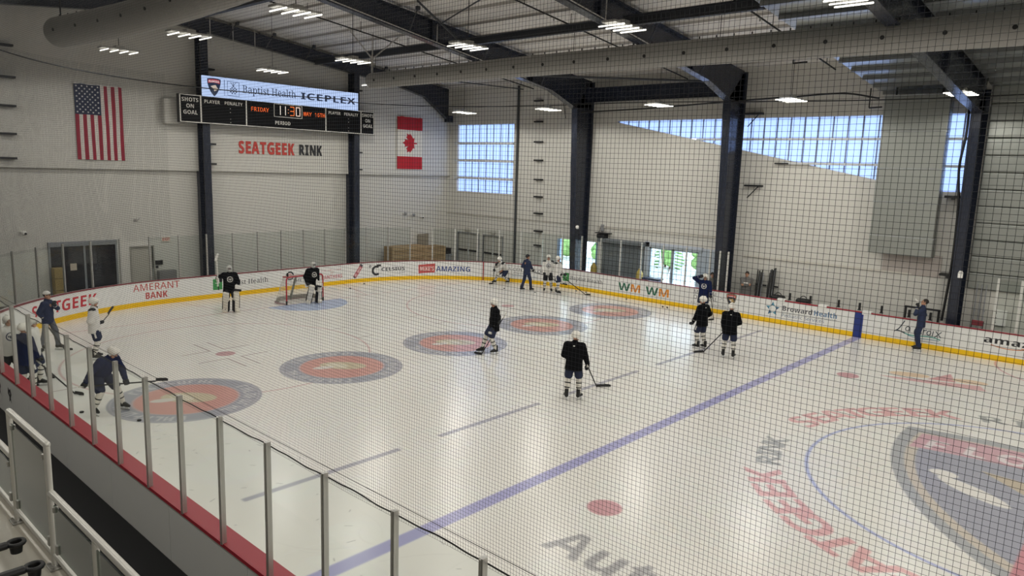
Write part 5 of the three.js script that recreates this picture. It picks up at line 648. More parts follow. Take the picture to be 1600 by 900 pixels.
const SKATE = (() => { // origin on the ice under the ankle, toes towards +z
  const boot = cutBy(blend([rc(V(0, 0.135, -0.035), V(0, 0.28, -0.03), 0.05, 0.055), rc(V(0, 0.12, -0.05), V(0, 0.12, 0.1), 0.042, 0.04), rc(V(0, 0.125, 0.08), V(0, 0.11, 0.17), 0.042, 0.035), rc(V(0, 0.2, 0.0), V(0, 0.13, 0.1), 0.045, 0.035)], 0.03), [[V(0, 1, 0), V(0, 0.31, 0)], [V(0, -1, 0), V(0, 0.078, 0)]]);
  return { boot: skin(boot, 0.014, 0.02), holder: join([rbx(0.04, 0.045, 0.1, 0.012, 0, 0.055, -0.055), rbx(0.04, 0.045, 0.1, 0.012, 0, 0.055, 0.11), bx(-0.012, 0.012, 0.025, 0.05, -0.1, 0.17)]), blade: join([rbx(0.005, 0.034, 0.3, 0.002, 0, 0.018, 0.035, 1)]), laces: join([0.14, 0.17, 0.2, 0.23].map((y, i) => bx(-0.03, 0.03, y + 0.03, y + 0.042, 0.075 - i * 0.022, 0.083 - i * 0.022))) };
})();
const SOCK = (() => { const pr = [[0.07, 1.12], [0.084, 1.0], [0.086, 0.88], [0.078, 0.75], [0.08, 0.6], [0.078, 0.45], [0.066, 0.25], [0.056, 0.08], [0.05, -0.02]]; const rad = (v) => { for (let i = 0; i < pr.length - 1; i++) if (v <= pr[i][1] && v >= pr[i + 1][1]) return pr[i][0] + (pr[i + 1][0] - pr[i][0]) * (pr[i][1] - v) / (pr[i][1] - pr[i + 1][1]); return 0.06; }; return { rad, geo: new THREE.LatheGeometry(pr.slice().reverse().map(([r, y]) => new THREE.Vector2(r, y)), 16) }; })();

function ik(a, t, l1, l2, pole) { const d = t.clone().sub(a); let L = d.length(); const m = (l1 + l2) * 0.995; if (L > m) { d.multiplyScalar(m / L); L = m; } const e = a.clone().add(d), n = d.clone().normalize(), c = (l1 * l1 + L * L - l2 * l2) / (2 * L), h = Math.sqrt(Math.max(0, l1 * l1 - c * c)); const p = pole.clone().addScaledVector(n, -pole.dot(n)); if (p.lengthSq() < 1e-6) p.set(0, 0, 1); p.normalize(); return [a.clone().addScaledVector(n, c).addScaledVector(p, h), e]; }
const CAMP = V(31.5965, 6.1953, 17.4231);
function hockeyStick(label, top, heel, toe, tape = true, goalie = false) {
  const t = thing('hockey_stick', label, 'hockey stick'); const a = top.clone(), b = heel.clone();
  if (goalie) { const m = a.clone().lerp(b, 0.5); part('shaft', bar(a, m, 0.03, 0.022), PM.white, t); part('paddle', bar(m, b, 0.08, 0.025), PM.white, t); } else part('shaft', bar(a, b, 0.032, 0.024), PM.stick, t);
  const d = toe.clone().sub(b), n = 6, pos = [], idx = [], up = V(0, 1, 0), w = d.clone().cross(up).normalize(); if (w.lengthSq() < 0.5) w.set(1, 0, 0); const hgt = V(0, 1, 0).addScaledVector(d.clone().normalize(), -d.clone().normalize().y).normalize(); const H = goalie ? 0.1 : 0.075;
  for (let i = 0; i <= n; i++) { const u = i / n, c = b.clone().addScaledVector(d, u).addScaledVector(w, 0.035 * u * u), hh = H * (u > 0.85 ? 0.75 : 1); for (const [s, v] of [[-1, 0], [1, 0], [1, 1], [-1, 1]]) { const q = c.clone().addScaledVector(w, s * 0.011).addScaledVector(hgt, v * hh); pos.push(q.x, q.y, q.z); } }
  for (let i = 0; i < n; i++) for (let k = 0; k < 4; k++) { const A = i * 4 + k, B = i * 4 + (k + 1) % 4; idx.push(A, B, A + 4, B, B + 4, A + 4); } idx.push(0, 2, 1, 0, 3, 2); const z = n * 4; idx.push(z, z + 1, z + 2, z, z + 2, z + 3);
  let g = new THREE.BufferGeometry(); g.setAttribute('position', new THREE.Float32BufferAttribute(pos, 3)); g.setIndex(idx); g = g.toNonIndexed(); g.computeVertexNormals(); part('blade', g, goalie ? PM.white : PM.stick, t);
  if (tape) part('grip_tape', bar(a, a.clone().lerp(b, 0.13), 0.037, 0.029), goalie ? PM.stick : PM.tape, t);
  return t;
}
const crestTex = (bg, fg) => canvasTex(128, 128, (c) => { c.fillStyle = bg; c.fillRect(0, 0, 128, 128); c.strokeStyle = fg; c.lineWidth = 12; c.beginPath(); c.arc(64, 64, 50, 0, 7); c.stroke(); c.fillStyle = fg; c.beginPath(); c.moveTo(30, 52); c.lineTo(98, 52); c.lineTo(92, 70); c.lineTo(74, 74); c.lineTo(64, 98); c.lineTo(54, 74); c.lineTo(36, 70); c.fill(); c.fillStyle = bg; c.fillRect(46, 58, 12, 6); c.fillRect(70, 58, 12, 6); });
const CREST = { black: new THREE.MeshPhysicalMaterial({ map: crestTex('#07090d', '#cfcdc8'), roughness: 0.8 }), navy: new THREE.MeshPhysicalMaterial({ map: crestTex('#121d42', '#cfcdc8'), roughness: 0.8 }), white: new THREE.MeshPhysicalMaterial({ map: crestTex('#d6d4cf', '#3a4056'), roughness: 0.8 }) };
function patch(f, c, u, v, dir, w, h, n = 8) { // print laid onto a clothing surface: sample points march along dir until they meet it
  const march = (p) => { let t = 0; for (let k = 0; k < 60 && t < 0.75; k++) { const d = f(p.x + dir.x * t, p.y + dir.y * t, p.z + dir.z * t); if (d < 0.006) return t; t += Math.max(0.002, (d - 0.005) * 0.7); } return -1; };
  const mid = Math.max(0.05, march(c)), pos = [], uv = [], idx = [];
  for (let j = 0; j <= n; j++) for (let i = 0; i <= n; i++) { const p = c.clone().addScaledVector(u, (i / n - 0.5) * w).addScaledVector(v, (j / n - 0.5) * h); let t = march(p); if (t < 0 || Math.abs(t - mid) > 0.16) t = mid + 0.04; p.addScaledVector(dir, t); pos.push(p.x, p.y, p.z); uv.push(i / n, j / n); }
  for (let j = 0; j < n; j++) for (let i = 0; i < n; i++) { const q = j * (n + 1) + i; idx.push(q, q + 1, q + n + 2, q, q + n + 2, q + n + 1); }
  const g = new THREE.BufferGeometry(); g.setAttribute('position', new THREE.Float32BufferAttribute(pos, 3)); g.setAttribute('uv', new THREE.Float32BufferAttribute(uv, 2)); g.setIndex(idx); g.computeVertexNormals(); return g;
}

function person(o) {
  const [wx, wz] = o.at, wy = o.floor || 0, thc = Math.atan2(CAMP.x - wx, CAMP.z - wz), th = thc + o.turn * Math.PI / 180;
  const t = thing('person', o.label, 'person', [wx, wy, wz], th);
  // o gives points as [towards image right, height, towards the viewer]; they become local coordinates here
  const rel = th - thc, cs = Math.cos(rel), sn = Math.sin(rel); const L = ([r, y, d]) => V(r * cs - d * sn, y, r * sn + d * cs);
  const W = (p) => { const q = p.clone().applyAxisAngle(V(0, 1, 0), th); return q.add(V(wx, wy, wz)); };
  const skates = o.shoes !== 'shoes', lift = skates ? 0.08 : 0, bulk = o.kind === 'coach' ? 0.86 : o.kind === 'goalie' ? 1.12 : 1, K = o.size || 1;
  const pelvis = L(o.pelvis || [0, 0.99 * (o.size || 1) + lift, 0]), q = new THREE.Quaternion().setFromEuler(new THREE.Euler(o.lean || 0, o.twist || 0, o.side || 0, 'YXZ')), T = (x, y, z) => V(x * K, y * K, z * K).applyQuaternion(q).add(pelvis);
  const hq = new THREE.Quaternion().setFromEuler(new THREE.Euler(o.headPitch || 0, o.headYaw || 0, o.headRoll || 0, 'YXZ')), neck = T(0, 0.54, 0.0), head = neck.clone().add(V(0, 0.165 * K, 0.025).applyQuaternion(hq));
  const legs = ['L', 'R'].map((s) => { const k = s === 'L' ? 1 : -1, hip = T(0.1 * k, -0.02, 0), F = o['foot' + s], foot = F ? L(F) : V(0.14 * k, 0, 0), ankle = foot.clone().add(V(0, 0.1 + lift, 0)); const [knee, an] = ik(hip, ankle, 0.45 * K, 0.44 * K, V(0.12 * k, 0, 1)); return { k, hip, knee, ankle: an, foot, yaw: (o['toe' + s] || 0) * Math.PI / 180 + 0.15 * k }; });
  let stick = null;
  if (o.stick) { const S = o.stick; const top = W(L(S.top)), heel = S.heelAt ? V(S.heelAt[0], 0.012, S.heelAt[1]) : W(L(S.heel)), toe = S.toeAt ? V(S.toeAt[0], 0.012, S.toeAt[1]) : W(L(S.toe)); stick = { top, heel, toe, at: (u) => { const p = top.clone().lerp(heel, u).sub(V(wx, wy, wz)).applyAxisAngle(V(0, 1, 0), -th); return p; }, dir: heel.clone().sub(top).normalize().applyAxisAngle(V(0, 1, 0), -th) }; hockeyStick(S.label, top, heel, toe, true, S.goalie); }
  const arms = ['L', 'R'].map((s) => { const k = s === 'L' ? 1 : -1, sh = T((o.kind === 'coach' ? 0.185 : 0.21) * k, 0.455, 0); const H = o['hand' + s]; const grip = typeof H === 'number' ? stick.at(H) : H ? L(H) : T(0.3 * k, -0.08, 0.08); const d = grip.clone().sub(sh).normalize(); const target = grip.clone().addScaledVector(d, -0.085); const P = o['elbow' + s]; const [el, wr] = ik(sh, target, 0.3 * K, 0.27 * K, P ? L(P) : V(0.7 * k, -0.5, -0.9)); return { k, sh, el, wr, onStick: typeof H === 'number' }; });
  // body, one continuous surface (head on its own finer grid)
  const B = [rc(T(-0.06, 0.0, 0), T(0.06, 0, 0), 0.115, 0.115), rc(T(0, 0.05, 0), T(0, 0.3, 0), 0.12, 0.13), rc(T(-0.09, 0.38, 0), T(0.09, 0.38, 0), 0.11, 0.11), rc(T(-0.15, 0.45, 0), T(0.15, 0.45, 0), 0.06, 0.06), rc(T(0, 0.45, 0), neck.clone().lerp(head, 0.45), 0.06, 0.052)];
  for (const l of legs) B.push(rc(l.hip, l.knee, 0.082, 0.056), rc(l.knee, l.ankle, 0.054, 0.036), rc(l.ankle, l.ankle.clone().add(V(Math.sin(l.yaw) * 0.12, -0.05, Math.cos(l.yaw) * 0.12)), 0.036, 0.03)); for (const a of arms) B.push(rc(a.sh, a.el, 0.05, 0.038), rc(a.el, a.wr, 0.038, 0.026));
  const body = skin(blend(B, 0.04), 0.028), hd = HEAD.clone(); hd.applyQuaternion(hq); hd.translate(head.x, head.y, head.z); const geos = [body, hd];
  const palm = (a) => { const y = a.wr.clone().sub(a.el).normalize(); let x = a.onStick ? stick.dir.clone().multiplyScalar(Math.sign(stick.dir.dot(V(1, 0, 0).applyQuaternion(q))) || 1) : V(0, 0, 1).cross(y); if (x.lengthSq() < 0.05) x = V(1, 0, 0); x.addScaledVector(y, -x.dot(y)).normalize(); let z = x.clone().cross(y); if (z.dot(o.fistForward ? V(0, 0, 1) : V(-a.k, 0, 0.4)) < 0) { x.negate(); z = x.clone().cross(y); } return new THREE.Matrix4().makeBasis(x, y, z).setPosition(a.wr); };
  if (o.gloves === 'bare') for (const a of arms) geos.push(HAND.clone().applyMatrix4(palm(a)));
  part('body', mergeGeometries(geos.map((g) => { const h = g.toNonIndexed(); for (const k of Object.keys(h.attributes)) if (!['position', 'normal', 'uv'].includes(k)) h.deleteAttribute(k); return h; })), PM.skin, t);
  const onHead = (name, g, m, par = t) => { const h = part(name, g, m, par); h.position.copy(head); h.quaternion.copy(hq); return h; };
  for (const s of [1, -1]) onHead('eye', new THREE.SphereGeometry(0.012, 8, 6).translate(0.033 * s, 0.0, 0.087), PM.eye); onHead('mouth', new THREE.SphereGeometry(0.02, 8, 6).scale(1, 0.28, 0.4).translate(0, -0.07, 0.09), PM.lip);
  // jersey or jacket
  const b = bulk, hem = o.kind === 'coach' ? -0.16 : -0.2; const J = [rc(T(-0.1, 0.4, 0.0), T(-0.075, 0.12, 0.01), 0.135 * b, 0.14 * b), rc(T(0.1, 0.4, 0.0), T(0.075, 0.12, 0.01), 0.135 * b, 0.14 * b), rc(T(-0.075, 0.12, 0.01), T(-0.09, hem, 0.0), 0.14 * b, 0.155 * b), rc(T(0.075, 0.12, 0.01), T(0.09, hem, 0.0), 0.14 * b, 0.155 * b), rc(T(0, 0.3, 0), T(0, -0.1, 0), 0.15 * b, 0.16 * b), rc(T(-0.16, 0.455, 0), T(0.16, 0.455, 0), 0.095 * b, 0.095 * b), rc(T(0, 0.45, -0.01), neck.clone().lerp(head, 0.12), 0.08, 0.072)];
  for (const a of arms) J.push(blend([rc(a.sh, a.el, 0.098 * b, 0.083 * b), rc(a.el, a.wr.clone().lerp(a.el, 0.12), 0.08 * b, 0.066 * b)], 0.02));
  const wr = (x, y, z) => 0.006 * noise.noise(x * 7, y * 5, z * 7) + 0.003 * noise.noise(x * 15, y * 9 + 3, z * 15); let Jf = blend(J, 0.045); const J0 = Jf; Jf = (x, y, z) => J0(x, y, z) + wr(x + wx, y, z + wz); Jf.box = J0.box; const up = V(0, 1, 0).applyQuaternion(q); Jf = cutBy(Jf, [[up.clone().negate(), T(0, hem - 0.03, 0)]]); 
  const cut = (a) => [a.wr.clone().sub(a.el).normalize(), a.wr.clone().lerp(a.el, 0.06)];
  const jersey = part(o.kind === 'coach' ? 'jacket' : 'jersey', skin(Jf, 0.022), o.top, t);
  const fwd = V(0, 0, 1).applyQuaternion(q), lft = V(1, 0, 0).applyQuaternion(q);
  if (o.crest) part('crest', patch(Jf, T(0, 0.3, 0.6), lft, up, fwd.clone().negate(), 0.26, 0.26), o.crest, jersey);
  if (o.yoke) for (const a of arms) part('shoulder_patch', patch(Jf, a.sh.clone().add(up.clone().multiplyScalar(0.3)), lft, fwd, up.clone().negate(), 0.17, 0.2), PM.dark, jersey);
  if (o.tag) part('collar_tag', patch(Jf, T(0, 0.46, -0.6), lft, up, fwd, 0.045, 0.03, 2), PM.white, jersey);
  if (o.chestPrint) part('chest_print', patch(Jf, T(0, 0.32, 0.6), lft, up, fwd.clone().negate(), 0.2, 0.035, 3), PM.white, jersey);
  if (o.hemStripe) { const hs = cutBy((() => { const g = (x, y, z) => J0(x, y, z) - 0.004 + wr(x + wx, y, z + wz); g.box = J0.box; return g; })(), [[up.clone().negate(), T(0, hem + 0.0, 0)], [up.clone(), T(0, hem + 0.035, 0)], [lft.clone(), T(0.27, 0, 0)], [lft.clone().negate(), T(-0.27, 0, 0)]]); part('hem_stripe', skin(hs, 0.022), PM.dark, jersey); }
  // legs
  if (o.kind === 'coach' || o.kind === 'staff') { const P = [rc(T(-0.07, -0.02, 0), T(0.07, -0.02, 0), 0.125, 0.125)]; for (const l of legs) P.push(rc(l.hip, l.knee, 0.105, 0.085), rc(l.knee, l.ankle, 0.084, 0.07)); const pl = cutBy(blend(P, 0.03), [[V(0, -1, 0), V(0, Math.min(legs[0].ankle.y, legs[1].ankle.y) - 0.03, 0)], [up.clone(), T(0, 0.12, 0)]]); part('trousers', skin(pl, 0.022), o.bottom, t); }
  else {
    const P = [rc(T(-0.07, -0.02, -0.005), T(0.07, -0.02, -0.005), 0.122, 0.122)]; for (const l of legs) P.push(rc(l.hip, l.hip.clone().lerp(l.knee, 0.86), 0.122, 0.116)); const Pf = cutBy(blend(P, 0.035), [...legs.length ? [[up.clone(), T(0, 0.06, 0)]] : []]); const pt = part('hockey_pants', skin(Pf, 0.022), o.bottom, t);
    if (o.pantStripe) for (const l of legs) { const dl = l.knee.clone().sub(l.hip).normalize(), out = lft.clone().multiplyScalar(l.k); const uu = out.clone().cross(dl).normalize(); part('side_stripe', patch(Pf, l.hip.clone().lerp(l.knee, 0.45).addScaledVector(out, 0.3), uu, dl.clone().negate(), out.clone().negate(), 0.05, 0.3, 4), PM.white, pt); }
    if (o.pantBadge) { const l = legs[o.pantBadge === 'R' ? 1 : 0], out = fwd.clone(); part('badge', patch(Pf, l.hip.clone().lerp(l.knee, 0.6).addScaledVector(lft, 0.25 * l.k).addScaledVector(out, 0.12), out.clone().multiplyScalar(-l.k), up, lft.clone().multiplyScalar(-l.k), 0.1, 0.07, 4), PM.white, pt); }
    for (const l of legs) {
      const ax = l.knee.clone().sub(l.ankle), len = ax.length(), qq = new THREE.Quaternion().setFromUnitVectors(V(0, 1, 0), ax.clone().normalize());
      const s = part('sock', SOCK.geo, PM.sock, t); s.position.copy(l.ankle); s.quaternion.copy(qq); s.scale.set(1, len, 1);
      for (const v of [0.66, 0.36]) { const r0 = SOCK.rad(v - 0.035) + 0.003, r1 = SOCK.rad(v + 0.035) + 0.003; const g = new THREE.CylinderGeometry(r1, r0, 0.07, 16, 1, true); g.translate(0, v, 0); part('stripe', g, PM.stripe, s); }
      if (o.kind === 'goalie') {
        const f = V(0, 0, 1).applyAxisAngle(V(0, 1, 0), l.yaw); f.addScaledVector(ax.clone().normalize(), -f.dot(ax.clone().normalize())).normalize(); const yy = ax.clone().normalize(), xx = yy.clone().cross(f), m = new THREE.Matrix4().makeBasis(xx, yy, f).setPosition(l.ankle.clone().addScaledVector(f, 0.1));
        const padG = new THREE.Group(); const main = part('leg_pad', [rbx(0.235, 0.5, 0.14, 0.06, 0, 0.22, 0, 3), rbx(0.25, 0.4, 0.13, 0.06, 0, 0.6, 0.01, 3), rbx(0.22, 0.16, 0.18, 0.06, 0, -0.06, 0.07, 3), rbx(0.22, 0.1, 0.1, 0.04, 0, 0.44, 0.04, 3)], PM.pad, t); main.applyMatrix4(m);
        const ed = part('pad_edge', [rbx(0.035, 0.66, 0.16, 0.015, l.k * 0.118, 0.3, -0.02), rbx(0.03, 0.5, 0.15, 0.012, -l.k * 0.118, 0.15, -0.02)], PM.dark, main); void ed; void padG;
      }
    }
  }
  for (const l of legs) { if (skates) { const s = part('skate', SKATE.boot, PM.skate, t); s.position.copy(l.foot); s.rotation.y = l.yaw; part('blade_holder', SKATE.holder, PM.holder, s); part('blade', SKATE.blade, PM.steel, s); part('laces', SKATE.laces, PM.white, s); } else { const g = skin(blend([rc(V(0, 0.06, -0.05), V(0, 0.05, 0.14), 0.045, 0.04), rc(V(0, 0.07, -0.03), V(0, 0.13, -0.02), 0.045, 0.045)], 0.03), 0.018); const s = part('shoe', g, PM.dark, t); s.position.copy(l.foot); s.rotation.y = l.yaw; } }
  if (o.gloves !== 'bare') for (const a of arms) { const g = part('glove', GLOVE, o.gloveMat || PM.glove, t); g.applyMatrix4(palm(a)); const c = new THREE.TorusGeometry(0.058, 0.012, 6, 16); c.rotateX(Math.PI / 2); c.translate(0, -0.085, 0); part('cuff', c, PM.gloveW, g); }
  if (o.kind === 'goalie') { const a = arms[1], c = arms[0]; const mB = palm(a), bl = part('blocker', [rbx(0.2, 0.36, 0.06, 0.025, 0, 0.02, -0.07, 3)], PM.white, t); bl.applyMatrix4(mB); const ct = part('catching_glove', [rbx(0.24, 0.26, 0.1, 0.045, 0.02, 0.1, 0.05, 3), rbx(0.16, 0.16, 0.09, 0.04, 0, -0.06, 0.01, 3)], PM.gloveW, t); ct.applyMatrix4(palm(c)); part('trapper_edge', rbx(0.26, 0.04, 0.12, 0.018, 0.02, 0.24, 0.05), PM.dark, ct); }
  if (o.hat === 'helmet') { const h = onHead('helmet', HELMET.shell, PM.helmet, t); part('ear_guard', HELMET.ears, PM.white, h); if (o.visor !== false) part('visor', HELMET.vis, PM.visor, h); part('vent_ridge', HELMET.ridge, PM.white, h); part('chin_strap', [rod(V(0.09, -0.05, 0.0), V(0.03, -0.12, 0.06), 0.006, 5), rod(V(-0.09, -0.05, 0.0), V(-0.03, -0.12, 0.06), 0.006, 5)], PM.dark, h); }
  if (o.hat === 'mask') { const h = onHead('goalie_mask', MASK.shell, mat('#b9b9b4', 0.35), t); part('cage', MASK.cage, PM.steel, h); }
  if (o.hat === 'cap') { let f = minus(ell(V(0, 0.045, -0.01), 0.093, 0.1, 0.115), ell(V(0, 0.03, -0.01), 0.08, 0.09, 0.1)); f = cutBy(f, [[V(0, -1, 0), V(0, 0.035, 0)]]); const c = onHead('cap', skin(f, 0.011, 0.02), o.hatMat || PM.dark, t); const br = rbx(0.13, 0.012, 0.11, 0.006, 0, 0.045, 0.13); part('brim', br, PM.dark, c); }
  if (o.hat === 'hair' || o.hat === 'cap') { let f = minus(ell(V(0, 0.035, -0.02), 0.086, 0.1, 0.105), rc(V(0, -0.04, 0.1), V(0, 0.02, 0.12), 0.075, 0.06)); f = cutBy(f, [[V(0, -1, 0.35).normalize(), V(0, -0.03, -0.02)]]); onHead('hair', skin(f, 0.011, 0.02), PM.hair, t); }
  return { t, W, L, arms, head, hq };
}
const SK = { kind: 'player', hat: 'helmet' };
person({ ...SK, at: [19.94, 1.99], turn: 172, label: 'person in black jersey and white helmet seen from behind, stick held out low', top: PM.blackJ, bottom: PM.navyP, tag: true, headYaw: -0.7, footL: [-0.17, 0, 0.02], footR: [0.17, 0, 0], toeL: 14, toeR: -14, handR: 0.12, handL: [-0.16, 1.02, -0.3], side: 0, stick: { label: 'black hockey stick reaching out from the player seen from behind', top: [0.36, 1.02, 0.1], heelAt: [19.72, 0.55], toeAt: [19.95, 0.2] } });
person({ ...SK, at: [14.96, 0.11], turn: -72, label: 'person in black jersey gliding sideways across the emblem row with stick', top: PM.blackJ, bottom: PM.navyP, pantBadge: 'L', pelvis: [0.12, 1.03, 0], lean: -0.02, side: 0, headPitch: 0.1, footL: [0.18, 0, 0.1], footR: [-0.28, 0, -0.02], handL: 0.52, handR: 0.24, stick: { label: 'black hockey stick held across the body by the gliding player', top: [0.5, 1.42, 0.08], heel: [-0.3, 0.012, 0.3], toe: [-0.55, 0.012, 0.15] } });
person({ ...SK, at: [19.43, -6.17], turn: -128, label: 'person in black jersey with back half turned, standing beside another at the dashed line', top: PM.blackJ, bottom: PM.navyP, pantStripe: true, tag: true, headYaw: 0.5, footL: [-0.12, 0, 0.05], footR: [0.14, 0, -0.03], handL: [-0.36, 0.86, 0.1], handR: [0.05, 1.0, -0.34] });
person({ ...SK, at: [20.71, -5.74], turn: 176, label: 'person in black jersey and white helmet watching with back turned near the dashed line', top: PM.blackJ, bottom: PM.navyP, tag: true, footL: [-0.17, 0, 0], footR: [0.17, 0, 0.05], toeL: 6, toeR: -6, handL: 0.1, handR: [0.12, 1.04, -0.28], elbowR: [1, -0.2, 0.5], stick: { label: 'black hockey stick slanting down to a blade by the neighbouring skates', top: [-0.14, 0.98, -0.05], heelAt: [19.77, -6.0 + 0.25], toeAt: [19.62, -5.4] } });
person({ ...SK, at: [16.48, -11.83], turn: -6, label: 'person in navy jersey with white round crest raising a hand to the helmet', top: PM.navyJ, bottom: PM.navyP, crest: CREST.navy, headPitch: 0.15, headYaw: 0.25, footL: [0.16, 0, 0], footR: [-0.16, 0, 0], handR: [-0.2, 1.86, 0.14], elbowR: [-1, 0.1, 0], handL: 0.14, stick: { label: 'thin dark hockey stick held low by the navy-jerseyed player at the far boards', top: [0.28, 1.08, 0.2], heel: [0.5, 0.012, 0.75], toe: [0.3, 0.012, 0.95] } });
const coachR = person({ kind: 'coach', hat: 'hair', at: [25.02, -12.38], turn: -82, label: 'person in navy tracksuit drinking from a bottle beside the far boards', top: PM.navyT, bottom: PM.navyT, size: 1.04, headPitch: -0.35, footL: [0.02, 0, 0.1], footR: [-0.02, 0, -0.1], handL: [-0.24, 1.66, 0.02], elbowL: [-0.3, -0.8, 0.3], handR: [0.02, 0.98, -0.26] });
{ const p = V(25.02 - 0.42, 1.92, -12.38 + 0.26), b = thing('water_bottle', 'white squeeze bottle raised to the mouth of the tracksuited drinker', 'bottle', [0, 0, 0]); const a = coachR.W(coachR.L([-0.13, 1.76, 0.02])), e = coachR.W(coachR.L([-0.29, 1.93, 0.02])); part('bottle_body', rod(a.clone().lerp(e, 0.25), e, 0.037, 12), PM.white, b); part('nozzle', rod(a, a.clone().lerp(e, 0.28), 0.012, 8, 0.022), PM.dark, b); void p; }
person({ kind: 'coach', hat: 'cap', hatMat: PM.dark, at: [7.28, -10.42], turn: 125, label: 'person in navy tracksuit and black cap holding a stick level in the far corner', top: PM.navyT, bottom: PM.navyT, footL: [-0.24, 0, 0], footR: [0.24, 0, 0], toeL: -10, toeR: 10, handL: 0.12, handR: 0.42, stick: { label: 'dark hockey stick held level by the tracksuited man in the black cap', top: [-0.1, 1.12, -0.05], heel: [1.0, 0.78, -0.5], toe: [1.28, 0.74, -0.55] } });
person({ ...SK, at: [4.75, -11.17], turn: -55, label: 'person in white jersey crouching over a stick in the far corner', top: PM.whiteJ, bottom: PM.navyP, yoke: true, pelvis: [0.28, 0.78, -0.1], lean: 0.75, headPitch: 0.3, footR: [-0.3, 0, 0.1], footL: [0.42, 0, -0.05], handL: 0.35, handR: 0.12, stick: { label: 'hockey stick gripped upright by the crouching white-jerseyed player', top: [-0.32, 1.12, 0.1], heel: [-0.42, 0.012, 0.35], toe: [-0.6, 0.012, 0.5] } });
person({ ...SK, at: [8.07, -11.17], turn: 4, label: 'person in white crested jersey and black pants facing out of the far corner', top: PM.whiteJ, bottom: PM.blackP, crest: CREST.white, yoke: true, hemStripe: true, footL: [0.2, 0, 0.05], footR: [-0.16, 0, 0], handL: 0.4, handR: 0.08, stick: { label: 'dark hockey stick held across the waist of the white crested player', top: [-0.28, 0.98, 0.22], heel: [0.75, 0.5, 0.5], toe: [1.0, 0.47, 0.52] } });
person({ ...SK, at: [8.73, -11.09], turn: 62, label: 'person in white jersey with a long stick planted towards the far boards', top: PM.whiteJ, bottom: PM.navyP, yoke: true, hemStripe: true, pantStripe: true, footL: [0.02, 0, -0.1], footR: [0.08, 0, 0.16], handL: 0.3, handR: 0.06, stick: { label: 'long thin hockey stick slanting to the ice by the green logo', top: [0.1, 1.02, 0.05], heelAt: [9.93, -12.0], toeAt: [10.15, -12.1] } });
// goalkeepers
person({ kind: 'goalie', hat: 'mask', at: [3.24, 3.43], turn: 8, label: 'goalkeeper in black crested jersey and white pads with stick held upright', top: PM.blackJ, bottom: PM.blackP, crest: CREST.black, size: 1.04, pelvis: [0, 1.06, 0], footL: [0.17, 0, 0.05], footR: [-0.13, 0, 0], toeL: 20, toeR: -20, handR: 0.3, handL: [0.34, 1.0, 0.28], gloveMat: PM.glove, stick: { label: 'pale goalkeeper stick held upright with the blade in the air', goalie: true, top: [-0.42, 0.95, 0.2], heel: [-0.46, 2.12, 0.1], toe: [-0.38, 2.42, 0.05] } });
person({ kind: 'goalie', hat: 'mask', at: [3.56, -0.22], turn: 30, label: 'goalkeeper in black jersey and white pads standing in front of the goal', top: PM.blackJ, bottom: PM.blackP, crest: CREST.black, size: 1.0, pelvis: [0.0, 1.02, 0], lean: 0.12, footL: [0.2, 0, 0.0], footR: [-0.13, 0, 0.05], toeL: 10, toeR: -25, handR: [-0.22, 0.88, 0.28], handL: 0.24, stick: { label: 'goalkeeper stick held out level from the goal mouth', goalie: true, top: [0.12, 0.95, 0.32], heel: [0.72, 0.64, 0.1], toe: [1.08, 0.56, 0.02] } });
// near side
person({ kind: 'coach', hat: 'cap', hatMat: PM.white, at: [5.56, 10.6], turn: 62, label: 'person in navy jacket and grey trousers lifting a glove to the mouth', top: PM.navyT, bottom: PM.pantsGrey, footL: [0.24, 0, 0.05], footR: [-0.22, 0, 0], handL: [0.22, 1.5, 0.24], elbowL: [0.8, -0.9, 0.2], handR: 0.05, stick: { label: 'thin hockey stick trailing to the ice from the man in the navy jacket', top: [-0.12, 1.0, 0.1], heel: [0.42, 0.012, 0.35], toe: [0.6, 0.012, 0.3] } });
person({ ...SK, at: [7.59, 9.92], turn: 82, label: 'person in white jersey with dark shoulders holding a stick at the waist near the corner', top: PM.whiteJ, bottom: PM.navyP, yoke: true, pantStripe: true, footL: [0.0, 0, -0.12], footR: [-0.02, 0, 0.14], handL: 0.3, handR: 0.1, stick: { label: 'black hockey stick raised in front of the white player near the corner', top: [0.05, 0.98, 0.15], heel: [0.42, 1.22, -0.75], toe: [0.55, 1.42, -0.95] } });
person({ ...SK, at: [12.97, 11.39], turn: 38, label: 'person in navy jersey bent over with the stick across the knees by the near emblem', top: PM.navyJ, bottom: PM.navyP, pantBadge: 'L', pelvis: [-0.12, 0.98, -0.1], lean: 0.62, headPitch: 0.5, headYaw: 0.35, footR: [-0.3, 0, 0.06], footL: [0.32, 0, -0.14], handL: 0.62, handR: 0.06, elbowL: [1, 0.2, 0], elbowR: [-1, 0.2, 0], stick: { label: 'black hockey stick held level across the knees of the bent player', top: [-0.6, 0.8, 0.25], heel: [1.05, 0.72, 0.15], toe: [1.32, 0.7, 0.13] } });
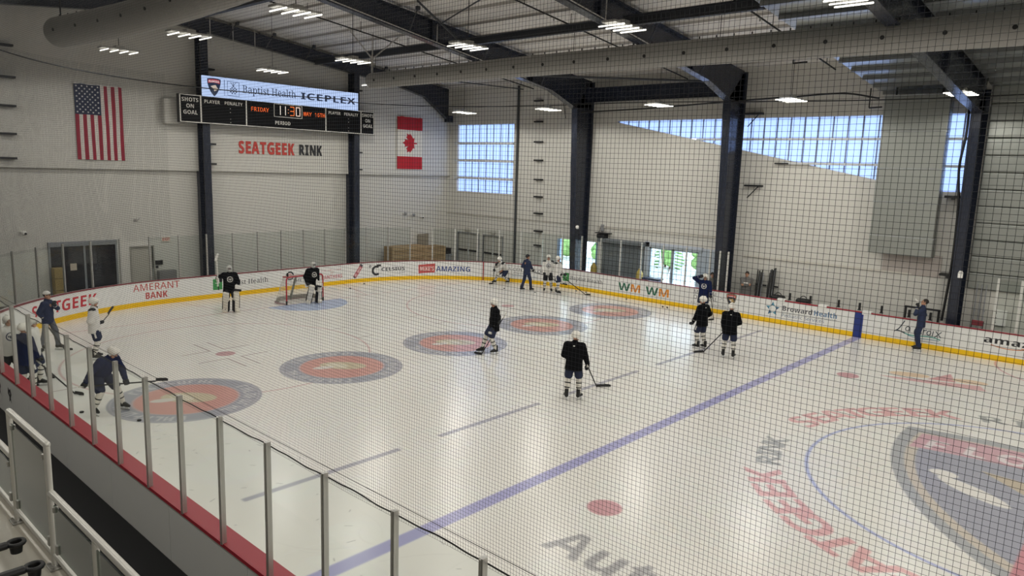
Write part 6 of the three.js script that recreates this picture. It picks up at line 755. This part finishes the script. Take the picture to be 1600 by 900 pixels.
person({ ...SK, at: [10.3, 12.42], turn: 130, label: 'person in navy jersey with back to the near glass in the corner', top: PM.navyJ, bottom: PM.navyP, pantStripe: true, footL: [-0.12, 0, 0.05], footR: [0.14, 0, 0], handR: 0.1, handL: [0.1, 1.0, -0.3], stick: { label: 'long black hockey stick lying out from the corner towards the pucks', top: [0.25, 0.9, -0.1], heelAt: [10.9, 11.5], toeAt: [11.15, 11.35] } });
person({ ...SK, at: [9.6, 12.05], turn: 70, label: 'person in pale jersey half hidden behind the navy player in the corner', top: PM.whiteJ, bottom: PM.navyP, footL: [0.1, 0, -0.1], footR: [-0.1, 0, 0.1], handL: 0.3, handR: 0.1, stick: { label: 'short-looking hockey stick whose blade rests among the corner pucks', top: [0.15, 1.0, 0.0], heelAt: [8.75, 11.55], toeAt: [9.02, 11.42] } });
person({ ...SK, at: [9.02, 12.45], turn: 20, label: 'person in white jersey at the very edge of the view behind the near glass', top: PM.whiteJ, bottom: PM.blackP, pantBadge: 'L', crest: CREST.white, footL: [0.14, 0, 0], footR: [-0.14, 0, 0] });
// bench staff
person({ kind: 'staff', shoes: 'shoes', hat: 'hair', gloves: 'bare', at: [17.43, -14.0], floor: 0.13, turn: -12, label: 'person in grey shirt standing with folded arms behind the far boards', top: PM.grey, bottom: PM.dark, chestPrint: true, handL: [-0.16, 1.16, 0.2], handR: [0.16, 1.2, 0.24], elbowL: [0.9, -0.8, -0.2], elbowR: [-0.9, -0.8, -0.2] });
person({ kind: 'staff', shoes: 'shoes', hat: 'hair', gloves: 'bare', at: [15.85, -13.75], floor: 0.0, size: 0.95, turn: 10, label: 'person in pale top seen through the glass beside the steel column', top: PM.greyL, bottom: PM.dark, handL: [0.2, 1.0, 0.25], handR: [-0.2, 1.0, 0.25] });
solo('bench_platform', 'low timber platform behind the far boards under the staff', 'platform', [bx(16.9, 25.3, -0.03, 0.13, -14.45, -13.2), bx(16.9, 25.3, 0.09, 0.13, -13.25, -13.19)], M.doorGrey);
put(scene);
renderer.render(scene, camera);
